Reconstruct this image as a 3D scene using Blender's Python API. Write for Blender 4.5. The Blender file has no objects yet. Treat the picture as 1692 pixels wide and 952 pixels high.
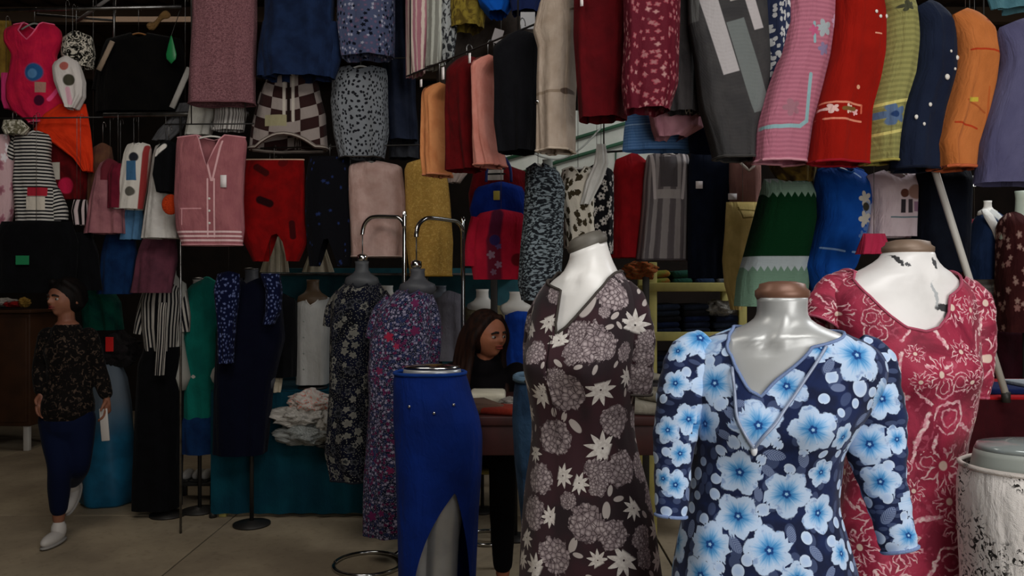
import bpy, bmesh, math, random
import numpy as np
from mathutils import Vector, Matrix, Euler
from mathutils.bvhtree import BVHTree

scene = bpy.context.scene
COL = scene.collection
F = 1300.0            # focal length in pixels of the 1692 px wide picture
EYE = 1.56            # eye height
# ---------------------------------------------------------------- camera
cam_d = bpy.data.cameras.new('camera'); cam = bpy.data.objects.new('camera', cam_d); COL.objects.link(cam)
cam.location = (0, 0, EYE); cam.rotation_euler = (math.radians(90), 0, 0)
cam_d.sensor_width = 36; cam_d.lens = 36 * F / 1692; cam_d.clip_start = 0.05
scene.camera = cam
# ---------------------------------------------------------------- world, lamps, exposure
world = bpy.data.worlds.new('world'); scene.world = world; world.use_nodes = True
world.node_tree.nodes['Background'].inputs[0].default_value = (.55, .65, .8, 1)
world.node_tree.nodes['Background'].inputs[1].default_value = 0.05
def area(name, loc, target, sx, sy, power, color=(1, 1, 1)):
    d = bpy.data.lights.new(name, 'AREA'); d.shape = 'RECTANGLE'; d.size = sx; d.size_y = sy; d.energy = power; d.color = color
    o = bpy.data.objects.new(name, d); COL.objects.link(o); o.location = loc
    o.rotation_euler = (Vector(target) - Vector(loc)).to_track_quat('-Z', 'Y').to_euler()
    return o
area('open_front', (2.0, -1.7, 2.0), (0.9, 2.4, 1.6), 2.8, 2.2, 88, (1, .985, .97))
area('skylight_front', (1.1, 0.3, 4.1), (1.0, 1.9, 1.0), 2.0, 1.2, 66, (1, .985, .96))
area('skylight_aisle', (-1.6, 2.0, 4.1), (-2.3, 4.6, 0.6), 1.6, 1.6, 44, (1, .95, .88))
area('skylight_far', (-3.4, 6.8, 4.1), (-3.4, 6.8, 0), 1.2, 1.2, 12, (1, .9, .78))
area('skylight_right', (3.6, 4.2, 4.1), (3.4, 4.4, 0), 1.4, 1.4, 80, (.95, .98, 1))
scene.view_settings.view_transform = 'Standard'; scene.view_settings.look = 'None'
scene.view_settings.gamma = 1; scene.view_settings.use_curve_mapping = False
scene.view_settings.exposure = 0.0
try: scene.cycles.max_bounces = 5; scene.cycles.use_denoising = True
except Exception: pass

# ---------------------------------------------------------------- helpers: points, objects
def P(px, py, d): return Vector(((px - 846) / F * d, d, EYE - (py - 476) / F * d))
def xy_of(px, d): return (px - 846) / F * d
def z_of(py, d): return EYE - (py - 476) / F * d
def new_obj(name, me, mat=None, parent=None, loc=None, smooth=True):
    o = bpy.data.objects.new(name, me); COL.objects.link(o)
    if mat: me.materials.append(mat)
    if parent is not None: o.parent = parent
    if loc is not None: o.location = loc
    if smooth and len(me.polygons): me.polygons.foreach_set('use_smooth', [True] * len(me.polygons))
    return o
def tag(o, label, cat, group=None):
    o['label'] = label; o['category'] = cat
    if group: o['group'] = group
    return o
def thing(name, label, cat, loc=(0, 0, 0), rz=0, group=None):
    o = bpy.data.objects.new(name, None); COL.objects.link(o); o.empty_display_size = .05
    o.location = loc; o.rotation_euler = (0, 0, rz)
    return tag(o, label, cat, group)
def structure(o): o['kind'] = 'structure'; return o
def mesh(name, vs, fs, uvs=None):
    me = bpy.data.meshes.new(name); me.from_pydata([tuple(v) for v in vs], [], fs)
    if uvs is not None:
        l = me.uv_layers.new(name='UVMap'); idx = np.empty(len(me.loops), dtype=np.int32); me.loops.foreach_get('vertex_index', idx)
        l.data.foreach_set('uv', np.asarray(uvs, dtype=np.float32)[idx].ravel())
    me.update(); return me
class MB:                       # collects simple shapes into ONE mesh
    def __init__(s): s.v = []; s.f = []; s.u = []
    def add(s, vs, fs, us=None):
        n = len(s.v); s.v += [tuple(v) for v in vs]; s.f += [tuple(i + n for i in f) for f in fs]
        s.u += us if us else [(v[0] + v[1], v[2]) for v in vs]; return s
    def box(s, c, size, rz=0, bev=0):
        x, y, z = (k / 2 for k in size); R = Matrix.Rotation(rz, 3, 'Z')
        if bev:
            b = bev; vs = []; fs = []
            bm = bmesh.new(); bmesh.ops.create_cube(bm, size=1)
            for v in bm.verts: v.co = Vector((v.co.x * size[0], v.co.y * size[1], v.co.z * size[2]))
            bmesh.ops.bevel(bm, geom=bm.edges[:], offset=b, segments=2, affect='EDGES', profile=.5)
            bm.verts.index_update()
            vs = [R @ v.co + Vector(c) for v in bm.verts]; fs = [[v.index for v in f.verts] for f in bm.faces]; bm.free()
            return s.add(vs, fs)
        vs = [R @ Vector((a * x, b_ * y, d * z)) + Vector(c) for a in (-1, 1) for b_ in (-1, 1) for d in (-1, 1)]
        return s.add(vs, [(0, 1, 3, 2), (4, 6, 7, 5), (0, 4, 5, 1), (2, 3, 7, 6), (0, 2, 6, 4), (1, 5, 7, 3)])
    def tube(s, pts, r, n=8, caps=True, flat=1.0):
        pts = [Vector(p) for p in pts]; m = len(pts); rs = r if isinstance(r, (list, tuple, np.ndarray)) else [r] * m
        up = Vector((0, 1, 0)) if abs((pts[-1] - pts[0]).normalized().y) < .9 else Vector((1, 0, 0))
        vs = []; us = []; L = 0
        for i, p in enumerate(pts):
            t = (pts[min(i + 1, m - 1)] - pts[max(i - 1, 0)]).normalized()
            if i: L += (p - pts[i - 1]).length
            a = t.cross(up).normalized(); b = a.cross(t).normalized()
            for k in range(n):
                q = 2 * math.pi * k / n
                vs.append(p + a * math.cos(q) * rs[i] + b * math.sin(q) * rs[i] * flat); us.append((k / n * 6.28 * rs[i], L))
        fs = [(i * n + k, i * n + (k + 1) % n, (i + 1) * n + (k + 1) % n, (i + 1) * n + k) for i in range(m - 1) for k in range(n)]
        if caps: fs += [tuple(range(n - 1, -1, -1)), tuple(range((m - 1) * n, m * n))]
        return s.add(vs, fs, us)
    def lathe(s, prof, c=(0, 0, 0), n=28, sx=1, sy=1, capb=True, capt=True):
        vs = [(c[0] + r * sx * math.cos(2 * math.pi * k / n), c[1] + r * sy * math.sin(2 * math.pi * k / n), c[2] + z) for r, z in prof for k in range(n)]
        fs = [(i * n + k, i * n + (k + 1) % n, (i + 1) * n + (k + 1) % n, (i + 1) * n + k) for i in range(len(prof) - 1) for k in range(n)]
        if capb: fs.append(tuple(range(n - 1, -1, -1)))
        if capt: fs.append(tuple(range((len(prof) - 1) * n, len(prof) * n)))
        return s.add(vs, fs)
    def ball(s, c, r, n=12, sc=(1, 1, 1), rot=None):
        prof = [(max(1e-4, math.sin(math.pi * i / n)), -math.cos(math.pi * i / n)) for i in range(n + 1)]
        k0 = len(s.v); s.lathe(prof, n=n * 2)
        for i in range(k0, len(s.v)):
            q = Vector((s.v[i][0] * r * sc[0], s.v[i][1] * r * sc[1], s.v[i][2] * r * sc[2]))
            if rot is not None: q = rot @ q
            s.v[i] = tuple(q + Vector(c))
        return s
    def build(s, name, mat, parent=None, loc=None, smooth=True):
        return new_obj(name, mesh(name, s.v, s.f, s.u), mat, parent, loc, smooth)
def spline(pts, n=6):           # Catmull-Rom through the points (any dimension)
    a = [np.array(p, float) for p in pts]; out = []
    for i in range(len(a) - 1):
        p0, p1, p2, p3 = a[max(i - 1, 0)], a[i], a[i + 1], a[min(i + 2, len(a) - 1)]
        for k in range(n):
            t = k / n
            out.append(.5 * ((2 * p1) + (-p0 + p2) * t + (2 * p0 - 5 * p1 + 4 * p2 - p3) * t * t + (-p0 + 3 * p1 - 3 * p2 + p3) * t ** 3))
    out.append(a[-1]); return np.array(out)

# ---------------------------------------------------------------- helpers: node materials
def lin(h):
    h = h.lstrip('#'); c = [int(h[i:i + 2], 16) / 255 for i in (0, 2, 4)]
    return tuple(x / 12.92 if x <= .04045 else ((x + .055) / 1.055) ** 2.4 for x in c) + (1,)
class NT:
    def __init__(s, name, rough=.9, metal=0, spec=.25, sheen=0):
        s.m = bpy.data.materials.new(name); s.m.use_nodes = True; s.t = s.m.node_tree
        s.b = s.t.nodes['Principled BSDF']
        s.b.inputs['Roughness'].default_value = rough; s.b.inputs['Metallic'].default_value = metal
        s.b.inputs['Specular IOR Level'].default_value = spec
        if sheen: s.b.inputs['Sheen Weight'].default_value = sheen; s.b.inputs['Sheen Roughness'].default_value = .4
        s._c = {}
    def put(s, sock, v):
        if v is None: return
        if isinstance(v, bpy.types.NodeSocket): s.t.links.new(v, sock)
        elif isinstance(v, str): sock.default_value = lin(v)
        else: sock.default_value = v
    def math(s, op, a, b=None, c=None, clamp=False):
        n = s.t.nodes.new('ShaderNodeMath'); n.operation = op; n.use_clamp = clamp
        for i, v in enumerate((a, b, c)): s.put(n.inputs[i], v)
        return n.outputs[0]
    def vm(s, op, a, b=None, scale=None):
        n = s.t.nodes.new('ShaderNodeVectorMath'); n.operation = op; s.put(n.inputs[0], a); s.put(n.inputs[1], b)
        if scale is not None: s.put(n.inputs['Scale'], scale)
        return n.outputs['Value'] if op in ('LENGTH', 'DISTANCE', 'DOT_PRODUCT') else n.outputs[0]
    def mix(s, f, a, b):
        n = s.t.nodes.new('ShaderNodeMix'); n.data_type = 'RGBA'; s.put(n.inputs[0], f); s.put(n.inputs[6], a); s.put(n.inputs[7], b); return n.outputs[2]
    def mul(s, a, b, f=1.0):
        n = s.t.nodes.new('ShaderNodeMix'); n.data_type = 'RGBA'; n.blend_type = 'MULTIPLY'; s.put(n.inputs[0], f); s.put(n.inputs[6], a); s.put(n.inputs[7], b); return n.outputs[2]
    def coord(s, k='UV'):
        if k not in s._c: s._c[k] = s.t.nodes.new('ShaderNodeTexCoord').outputs[k]
        return s._c[k]
    def mapping(s, v, scale=(1, 1, 1), loc=(0, 0, 0), rot=0):
        n = s.t.nodes.new('ShaderNodeMapping'); s.put(n.inputs[0], v); n.inputs['Scale'].default_value = scale; n.inputs['Location'].default_value = loc
        n.inputs['Rotation'].default_value = (0, 0, rot); return n.outputs[0]
    def sep(s, v):
        n = s.t.nodes.new('ShaderNodeSeparateXYZ'); s.put(n.inputs[0], v); return n.outputs
    def comb(s, x, y, z=0.0):
        n = s.t.nodes.new('ShaderNodeCombineXYZ'); s.put(n.inputs[0], x); s.put(n.inputs[1], y); s.put(n.inputs[2], z); return n.outputs[0]
    def noise(s, v, scale, detail=3, rough=.55, dist=0, col=False):
        n = s.t.nodes.new('ShaderNodeTexNoise'); s.put(n.inputs['Vector'], v); n.inputs['Scale'].default_value = scale
        n.inputs['Detail'].default_value = detail; n.inputs['Roughness'].default_value = rough; n.inputs['Distortion'].default_value = dist
        return n.outputs['Color' if col else 'Fac']
    def voro(s, v, scale, feature='F1', rand=1.0, dims='2D'):
        n = s.t.nodes.new('ShaderNodeTexVoronoi'); n.voronoi_dimensions = dims; n.feature = feature; s.put(n.inputs['Vector'], v)
        n.inputs['Scale'].default_value = scale; n.inputs['Randomness'].default_value = rand; return n
    def wave(s, v, scale, dist=0, detail=2, prof='SIN', dirn='Y', kind='BANDS'):
        n = s.t.nodes.new('ShaderNodeTexWave'); n.wave_type = kind; n.wave_profile = prof
        if kind == 'BANDS': n.bands_direction = dirn
        s.put(n.inputs['Vector'], v); n.inputs['Scale'].default_value = scale; n.inputs['Distortion'].default_value = dist; n.inputs['Detail'].default_value = detail
        return n.outputs['Fac']
    def step(s, v, a, b):       # smooth step from 0 at a to 1 at b
        n = s.t.nodes.new('ShaderNodeMapRange'); n.interpolation_type = 'SMOOTHSTEP'; s.put(n.inputs[0], v)
        if a <= b: n.inputs[1].default_value = a; n.inputs[2].default_value = b; n.inputs[3].default_value = 0; n.inputs[4].default_value = 1
        else: n.inputs[1].default_value = b; n.inputs[2].default_value = a; n.inputs[3].default_value = 1; n.inputs[4].default_value = 0
        return n.outputs[0]
    def attr(s, name):
        n = s.t.nodes.new('ShaderNodeAttribute'); n.attribute_name = name; return n
    def bump(s, h, strength=.3, dist=.002):
        n = s.t.nodes.new('ShaderNodeBump'); s.put(n.inputs['Height'], h); n.inputs['Strength'].default_value = strength; n.inputs['Distance'].default_value = dist
        s.t.links.new(n.outputs[0], s.b.inputs['Normal'])
    def done(s, col): s.put(s.b.inputs['Base Color'], col); return s.m
def frac(n, x): return n.math('FRACT', x)

# ---- cloth patterns: each takes (n, uv) and returns a colour; uv is in metres on the cloth
def plain(c, c2=None, sc=9, lo=.35, hi=.65):
    def f(n, uv): return n.mix(n.step(n.noise(uv, sc, 3), lo, hi), c, c2 or c)
    return f
def stripes(axis, period, duty, c1, c2, wob=0.0):
    def f(n, uv):
        x = n.sep(uv)[axis]
        if wob: x = n.math('ADD', x, n.math('MULTIPLY', n.math('SUBTRACT', n.noise(uv, 14), .5), wob))
        q = frac(n, n.math('DIVIDE', x, period)); e = min(.08, duty * .3)
        return n.mix(n.math('MULTIPLY', n.step(q, 0, e), n.step(q, duty + e, duty)), c2, c1)
    return f
def spots(c1, c2, sc, r=.3, stretch=1.0, nz=.5):
    def f(n, uv):
        v = n.voro(n.mapping(uv, (1, stretch, 1)), sc)
        d = n.math('ADD', v.outputs['Distance'], n.math('MULTIPLY', n.math('SUBTRACT', n.noise(uv, sc * 2.2, 2), .5), nz))
        return n.mix(n.step(d, r, r + .07), c2, c1)
    return f
def scribble(c1, c2, sc, thr=.5, w=.03, dist=1.2):
    def f(n, uv):
        a = n.noise(uv, sc, 2, .5, dist)
        return n.mix(n.step(a, thr - w, thr + w), c1, c2)
    return f
def scatter(bg, petals, core, sc, petal_n=5, size=.42, keep=.8, extra=None):
    """small printed flowers, one per voronoi cell; petals is (c_in, c_out) or a list of such pairs"""
    def f(n, uv):
        pr = petals if isinstance(petals, list) else [petals]
        v = n.voro(uv, sc, rand=.85)
        loc = n.vm('SUBTRACT', n.vm('SCALE', uv, scale=sc), n.vm('SCALE', v.outputs['Position'], scale=sc))
        x, y, _ = n.sep(loc); rnd = n.sep(v.outputs['Color'])
        r = n.vm('LENGTH', n.comb(x, y)); a = n.math('ADD', n.math('ARCTAN2', y, x), n.math('MULTIPLY', rnd[0], 6.28))
        sz = n.math('MULTIPLY_ADD', rnd[1], size * .5, size * .62)
        R = n.math('MULTIPLY', sz, n.math('MULTIPLY_ADD', n.math('ABSOLUTE', n.math('SINE', n.math('MULTIPLY', a, petal_n / 2))), .45, .58))
        q = n.math('DIVIDE', r, R)
        col = n.mix(n.step(q, .3, .95), pr[0][0], pr[0][1])
        for k, (ci, co) in enumerate(pr[1:]):
            th = (k + 1) / len(pr); col = n.mix(n.step(rnd[2], th, th + .01), col, n.mix(n.step(q, .3, .95), ci, co))
        if core: col = n.mix(n.step(q, .32, .26), col, core)
        m = n.math('MULTIPLY', n.step(q, 1.0, .9), n.step(rnd[2], 1 - keep - .005, 1 - keep + .005))
        b = bg(n, uv) if callable(bg) else bg
        if extra: b = extra(n, uv, b)
        return n.mix(m, b, col)
    return f
def speck(c, sc, r=.22):
    def e(n, uv, b):
        v = n.voro(uv, sc); return n.mix(n.step(v.outputs['Distance'], r, r - .06), b, c)
    return e
def cloth(name, pat, rough=.92, sheen=.03, weave=420, bump=.25, over=None, metal=0, spec=.1, knit=None, shade=.22, crease=1.0):
    n = NT(name, rough, metal, spec, sheen); uv = n.coord('UV')
    if isinstance(pat, str): pat = plain(pat)
    col = pat(n, uv)
    if over:
        x, y, z = n.sep(n.coord('Object')); front = n.step(y, .03, .0)
        for sh in over: col = n.mix(n.math('MULTIPLY', shape_mask(n, sh, x, z), front), col, sh[-1])
    wear = n.math('MULTIPLY_ADD', n.noise(uv, 5.5, 4, .6), shade, 1 - shade * .55)
    col = n.mul(col, n.comb(wear, wear, wear))
    h = n.noise(uv, weave, 2)
    if knit: h = n.math('ADD', n.math('MULTIPLY', h, .4), n.wave(uv, knit, 1.0, 2))
    cr = n.noise(n.mapping(uv, (13, 3.2, 1)), 1.0, 3, .5, .6); fine = n.noise(n.mapping(uv, (30, 18, 1)), 1.0, 2, .5, 1.2)
    hh = n.math('ADD', n.math('MULTIPLY', h, .1 * bump / .25), n.math('ADD', n.math('MULTIPLY', cr, crease), n.math('MULTIPLY', fine, crease * .3)))
    n.bump(hh, .75, .02)
    return n.done(col)
def shape_mask(n, sh, x, z):
    k = sh[0]
    if k == 'c':                # disc: x z r
        d = n.vm('LENGTH', n.comb(n.math('SUBTRACT', x, sh[1]), n.math('SUBTRACT', z, sh[2]))); return n.step(d, sh[3], sh[3] * .75)
    if k == 'r':                # rectangle: x0 x1 z0 z1
        _, a, b, c, d, _ = sh; e = .002
        m = n.math('MULTIPLY', n.step(x, a - e, a + e), n.step(x, b + e, b - e))
        return n.math('MULTIPLY', m, n.math('MULTIPLY', n.step(z, c - e, c + e), n.step(z, d + e, d - e)))
    if k == 'l':                # line: x0 z0 x1 z1 width
        _, a, b, c, d, w, _ = sh; L2 = max(1e-9, (c - a) ** 2 + (d - b) ** 2)
        px = n.math('SUBTRACT', x, a); pz = n.math('SUBTRACT', z, b)
        t = n.math('DIVIDE', n.math('ADD', n.math('MULTIPLY', px, c - a), n.math('MULTIPLY', pz, d - b)), L2, clamp=True)
        dx = n.math('SUBTRACT', px, n.math('MULTIPLY', t, c - a)); dz = n.math('SUBTRACT', pz, n.math('MULTIPLY', t, d - b))
        return n.step(n.vm('LENGTH', n.comb(dx, dz)), w, w * .6)
    if k == 'b':                # bar with square ends: x0 z0 x1 z1 half width
        _, a, b, c, d, w, _ = sh; L = max(1e-6, math.hypot(c - a, d - b)); ux, uz = (c - a) / L, (d - b) / L
        px = n.math('SUBTRACT', x, a); pz = n.math('SUBTRACT', z, b); e = .002
        t = n.math('ADD', n.math('MULTIPLY', px, ux), n.math('MULTIPLY', pz, uz)); q = n.math('ABSOLUTE', n.math('SUBTRACT', n.math('MULTIPLY', px, uz), n.math('MULTIPLY', pz, ux)))
        return n.math('MULTIPLY', n.step(q, w + e, w - e), n.math('MULTIPLY', n.step(t, -e, e), n.step(t, L + e, L - e)))
    if k == 'f':                # small blossom: x z r
        dx = n.math('SUBTRACT', x, sh[1]); dz = n.math('SUBTRACT', z, sh[2]); r = n.vm('LENGTH', n.comb(dx, dz))
        a = n.math('ARCTAN2', dz, dx); R = n.math('MULTIPLY', n.math('MULTIPLY_ADD', n.math('ABSOLUTE', n.math('SINE', n.math('MULTIPLY', a, 2.5))), .5, .5), sh[3])
        return n.step(n.math('DIVIDE', r, R), 1.0, .85)
def simple(name, c, rough=.6, metal=0, c2=None, sc=8, bump=0, spec=.4, bs=60):
    n = NT(name, rough, metal, spec); v = n.coord('Object')
    if bump: n.bump(n.noise(v, bs, 4), bump, .003)
    return n.done(n.mix(n.step(n.noise(v, sc, 4), .35, .68), c, c2 or c))
MC = {}
def M(name, fn):
    if name not in MC: MC[name] = fn()
    return MC[name]
chrome = simple('chrome', '#cfd0d0', .16, 1, '#b9b9b8')
steel = simple('dull_steel', '#8d8c8a', .38, 1, '#6f6c69', 14)
darkmetal = simple('dark_metal', '#3a3836', .5, .6)
whiteplastic = simple('white_plastic', '#dedad2', .45)
greyplastic = simple('grey_plastic', '#8e938c', .45)
tagpaper = simple('tag_paper', '#efe6e4', .7)
wood_pale = simple('pale_yellow_wood', '#b9ad62', .65, 0, '#9c9455', 5, .15)
# ---------------------------------------------------------------- helpers: garments
def parse(rows):
    return [tuple(float(k) for k in r.split()) for r in rows.strip().split(';') if r.strip()]
class Shell:
    """a hanging garment or a torso as an open tube; rows: y, left x, right x (, half depth in m) as seen at distance d"""
    def __init__(s, rows, d, yaw=0, depth=.06, neck=None, neckB=None, shoulder=.0, hem=None, hemB=None, fold=.012, fk=5, nseg=56, nrow=40,
                 bust=None, taper=.07, e=.8, seed=0, grow=0.0, smooth=5, center=None, zbot=None, closed_top=False, topy=None):
        R = sorted(parse(rows), key=lambda r: -r[0]); rnd = random.Random(seed)
        z = np.array([z_of(r[0], d) for r in R]); cx = np.array([xy_of((r[1] + r[2]) / 2, d) for r in R]); hw = np.array([(r[2] - r[1]) / 2 / F * d for r in R]) + grow
        dp = np.array([(r[3] if len(r) > 3 else depth) for r in R]) + grow
        zz = np.linspace(z[0], z[-1], 160); k = np.ones(smooth) / smooth
        def dense(a):
            q = np.interp(zz, z, a); p = np.pad(q, smooth // 2, mode='edge'); return np.convolve(p, k, 'valid')
        cxd, hwd, dpd = dense(cx), dense(hw), dense(dp)
        s.d = d; s.yaw = yaw; s.zb = z[0]; s.zt = z[-1]
        c0 = center if center is not None else cxd[0]; s.c0 = c0; s.base = zbot if zbot is not None else z[0]
        cy, sy = math.cos(yaw), math.sin(yaw)
        th = np.pi / 2 + 2 * np.pi * np.arange(nseg) / nseg
        C, S = np.cos(th), np.sin(th); xf = np.sign(C) * np.abs(C) ** e; yf = np.sign(S) * np.abs(S) ** e; front = S < 1e-6
        def curve(spec, xf):
            if spec is None: return np.zeros_like(xf)
            if callable(spec): return np.array([spec(c) for c in xf])
            nw, D, p = spec; return D * np.clip(1 - (np.abs(xf) / nw), 0, 1) ** (1 / p) if p != 1 else D * np.clip(1 - np.abs(xf) / nw, 0, 1)
        def top(spec):
            if isinstance(spec, list):
                q = sorted(spec); return np.interp(xf, [a for a, _ in q], [z_of(b, d) for _, b in q])
            return s.zt - shoulder * np.abs(xf) ** 1.4 - curve(spec, xf)
        if neckB is None and neck is not None and not isinstance(neck, list): neckB = (neck[0], neck[1] * .3, 2)
        zt_f, zt_b = top(neck), top(neckB if neckB is not None else neck)
        ztop = np.where(front, zt_f, zt_b)
        zbot_ = s.zb + np.where(front, curve(hem, xf), curve(hemB if hemB is not None else hem, xf))
        ph = [rnd.uniform(0, 6.28) for _ in range(4)]
        V = []; U = []
        hm = float(np.mean(hwd)) + .03
        for i in range(nrow + 1):
            f = i / nrow; zi = zbot_ + (ztop - zbot_) * f
            a = np.interp(zi, zz, hwd); cxx = np.interp(zi, zz, cxd) - c0; b = np.interp(zi, zz, dpd)
            tz = (s.zt - shoulder * np.abs(xf) ** 1.4 - zi) / taper if taper else np.full_like(zi, 9.)
            b = b * np.clip(np.sqrt(np.clip(tz, 0, 1)), .12, 1)
            if yaw: a = np.sqrt(np.maximum(a * a - (b * sy) ** 2, (.35 * a) ** 2)) / max(cy, .35)
            g = (.2 + .8 * (1 - f)) * fold
            fo = g * (np.sin(fk * th + ph[0] + .5 * np.sin(zi * 5 + ph[3])) + .6 * np.sin((2 * fk + 1) * th + ph[1] + zi * 4) + .5 * np.sin(3 * th + ph[2] + zi * 9))
            x = xf * a * (1 + .0 * fo); y = yf * b + yf * fo + .3 * fo * (np.abs(yf) > .2)
            x = x + .35 * fo * np.sign(xf) * (1 - np.abs(yf))
            if bust:
                for (bx, bz, sx, sz, A) in bust:
                    y = y - np.where(front, A * np.exp(-((x - bx) / sx) ** 2 - ((zi - bz) / sz) ** 2), 0)
            wx = cxx
            for j in range(nseg):
                V.append((x[j] + wx[j] * cy, y[j] - wx[j] * sy, zi[j] - s.base)); U.append(((th[j] - 1.5 * np.pi) / (2 * np.pi) * 2.9 * 2 * hm / max(cy, .4), zi[j] - s.base))
        s.n, s.m = nseg, nrow + 1; s.V = V; s.U = U; s.xf = xf; s.front = front
        s.F = []
        for i in range(nrow):
            for j in range(nseg):
                s.F.append((i * nseg + j, i * nseg + (j + 1) % nseg, (i + 1) * nseg + (j + 1) % nseg, (i + 1) * nseg + j))
        if closed_top: s.F.append(tuple(range(nrow * nseg, (nrow + 1) * nseg)))
        s.loc = (c0, d, s.base)
    def mesh(s, name):
        # the seam at the back centre gets its own uv per loop
        me = mesh(name, s.V, s.F); l = me.uv_layers.new(name='UVMap')
        idx = np.empty(len(me.loops), dtype=np.int32); me.loops.foreach_get('vertex_index', idx); uv = np.array(s.U)[idx]
        l.data.foreach_set('uv', uv.astype(np.float32).ravel()); return me
    def ring(s, row, sel=None):
        return [Vector(s.V[row * s.n + j]) for j in range(s.n) if sel is None or sel(s.xf[j], s.front[j])]
class Rail:
    every = []
    def __init__(s, a, b, z): s.px = (a[0], b[0]); Rail.every.append(s); s.A = (xy_of(*a), a[1]); s.B = (xy_of(*b), b[1]); s.z = z
    def d_at(s, px):
        k = (px - 846) / F; dx, dy = s.B[0] - s.A[0], s.B[1] - s.A[1]
        t = (k * s.A[1] - s.A[0]) / (dx - k * dy); return s.A[1] + t * dy
    def build(s, label, r=.013, mat=None, drops=(0.02, .5, .98), upto=4.195, posts=(), pr=.008, pm=None):
        A, B = Vector((*s.A, s.z)), Vector((*s.B, s.z))
        t = thing('clothes_rail', label, 'rail', (A + B) / 2, 0, 'overhead clothes rails')
        c = (A + B) / 2
        MB().tube([A - c, B - c], r, 10).build('bar', mat or steel, t)
        for f in drops:
            p = A.lerp(B, f) - c; MB().tube([p, p + Vector((0, 0, upto - s.z))], .004, 6).build('suspension_wire', darkmetal, t)
        for f in posts:
            p = A.lerp(B, f) - c; MB().tube([p, Vector((p.x, p.y, -s.z + .0))], pr, 8).build('post', pm or steel, t)
        return t
HANGERS = True
HL = {}
def hanger(label, x, y, ztop, width, yaw, zrail, mat=None, drop=.07, full=None):
    if label in HL and full: label = ' '.join(('slim wire hanger holding the ' + full).split(' ')[:16])
    HL[label] = 1
    t = thing('clothes_hanger', label, 'hanger', (x, y, ztop), yaw, 'clothes hangers')
    w = width / 2
    MB().tube(spline([(-w, 0, -drop), (-w * .5, 0, -drop * .35), (0, 0, .0), (w * .5, 0, -drop * .35), (w, 0, -drop)], 4), .006, 6).build('shoulder_bar', mat or whiteplastic, t)
    h = max(.05, zrail - ztop)
    pts = [(0, 0, 0), (0, 0, h - .01)] + [(0, .02 - .02 * math.cos(q), h - .0 + .02 * math.sin(q)) for q in np.linspace(0.2, 3.6, 7)]
    MB().tube(pts, .0026 if h < .16 else .0014, 5).build('hook', steel, t)
    return t
def sleeve_mesh(path, d, c0, base, yaw, n=14, flat=.85, dd=0):
    """path: (px, py, radius px[, extra depth m]) -> mesh builder in the garment's own frame"""
    W = []; rs = []
    for q in path:
        dq = d + (q[3] if len(q) > 3 else 0); w = P(q[0], q[1], dq); W.append((w.x, w.y, w.z, q[2] / F * dq))
    S = spline(W, 5); Rm = Matrix.Rotation(-yaw, 3, 'Z')
    pts = [Rm @ Vector((p[0] - c0, p[1] - d, p[2] - base)) for p in S]
    m = MB(); m.tube(pts, [max(.004, p[3]) for p in S], n, caps=False, flat=flat); 
    return m
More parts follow.
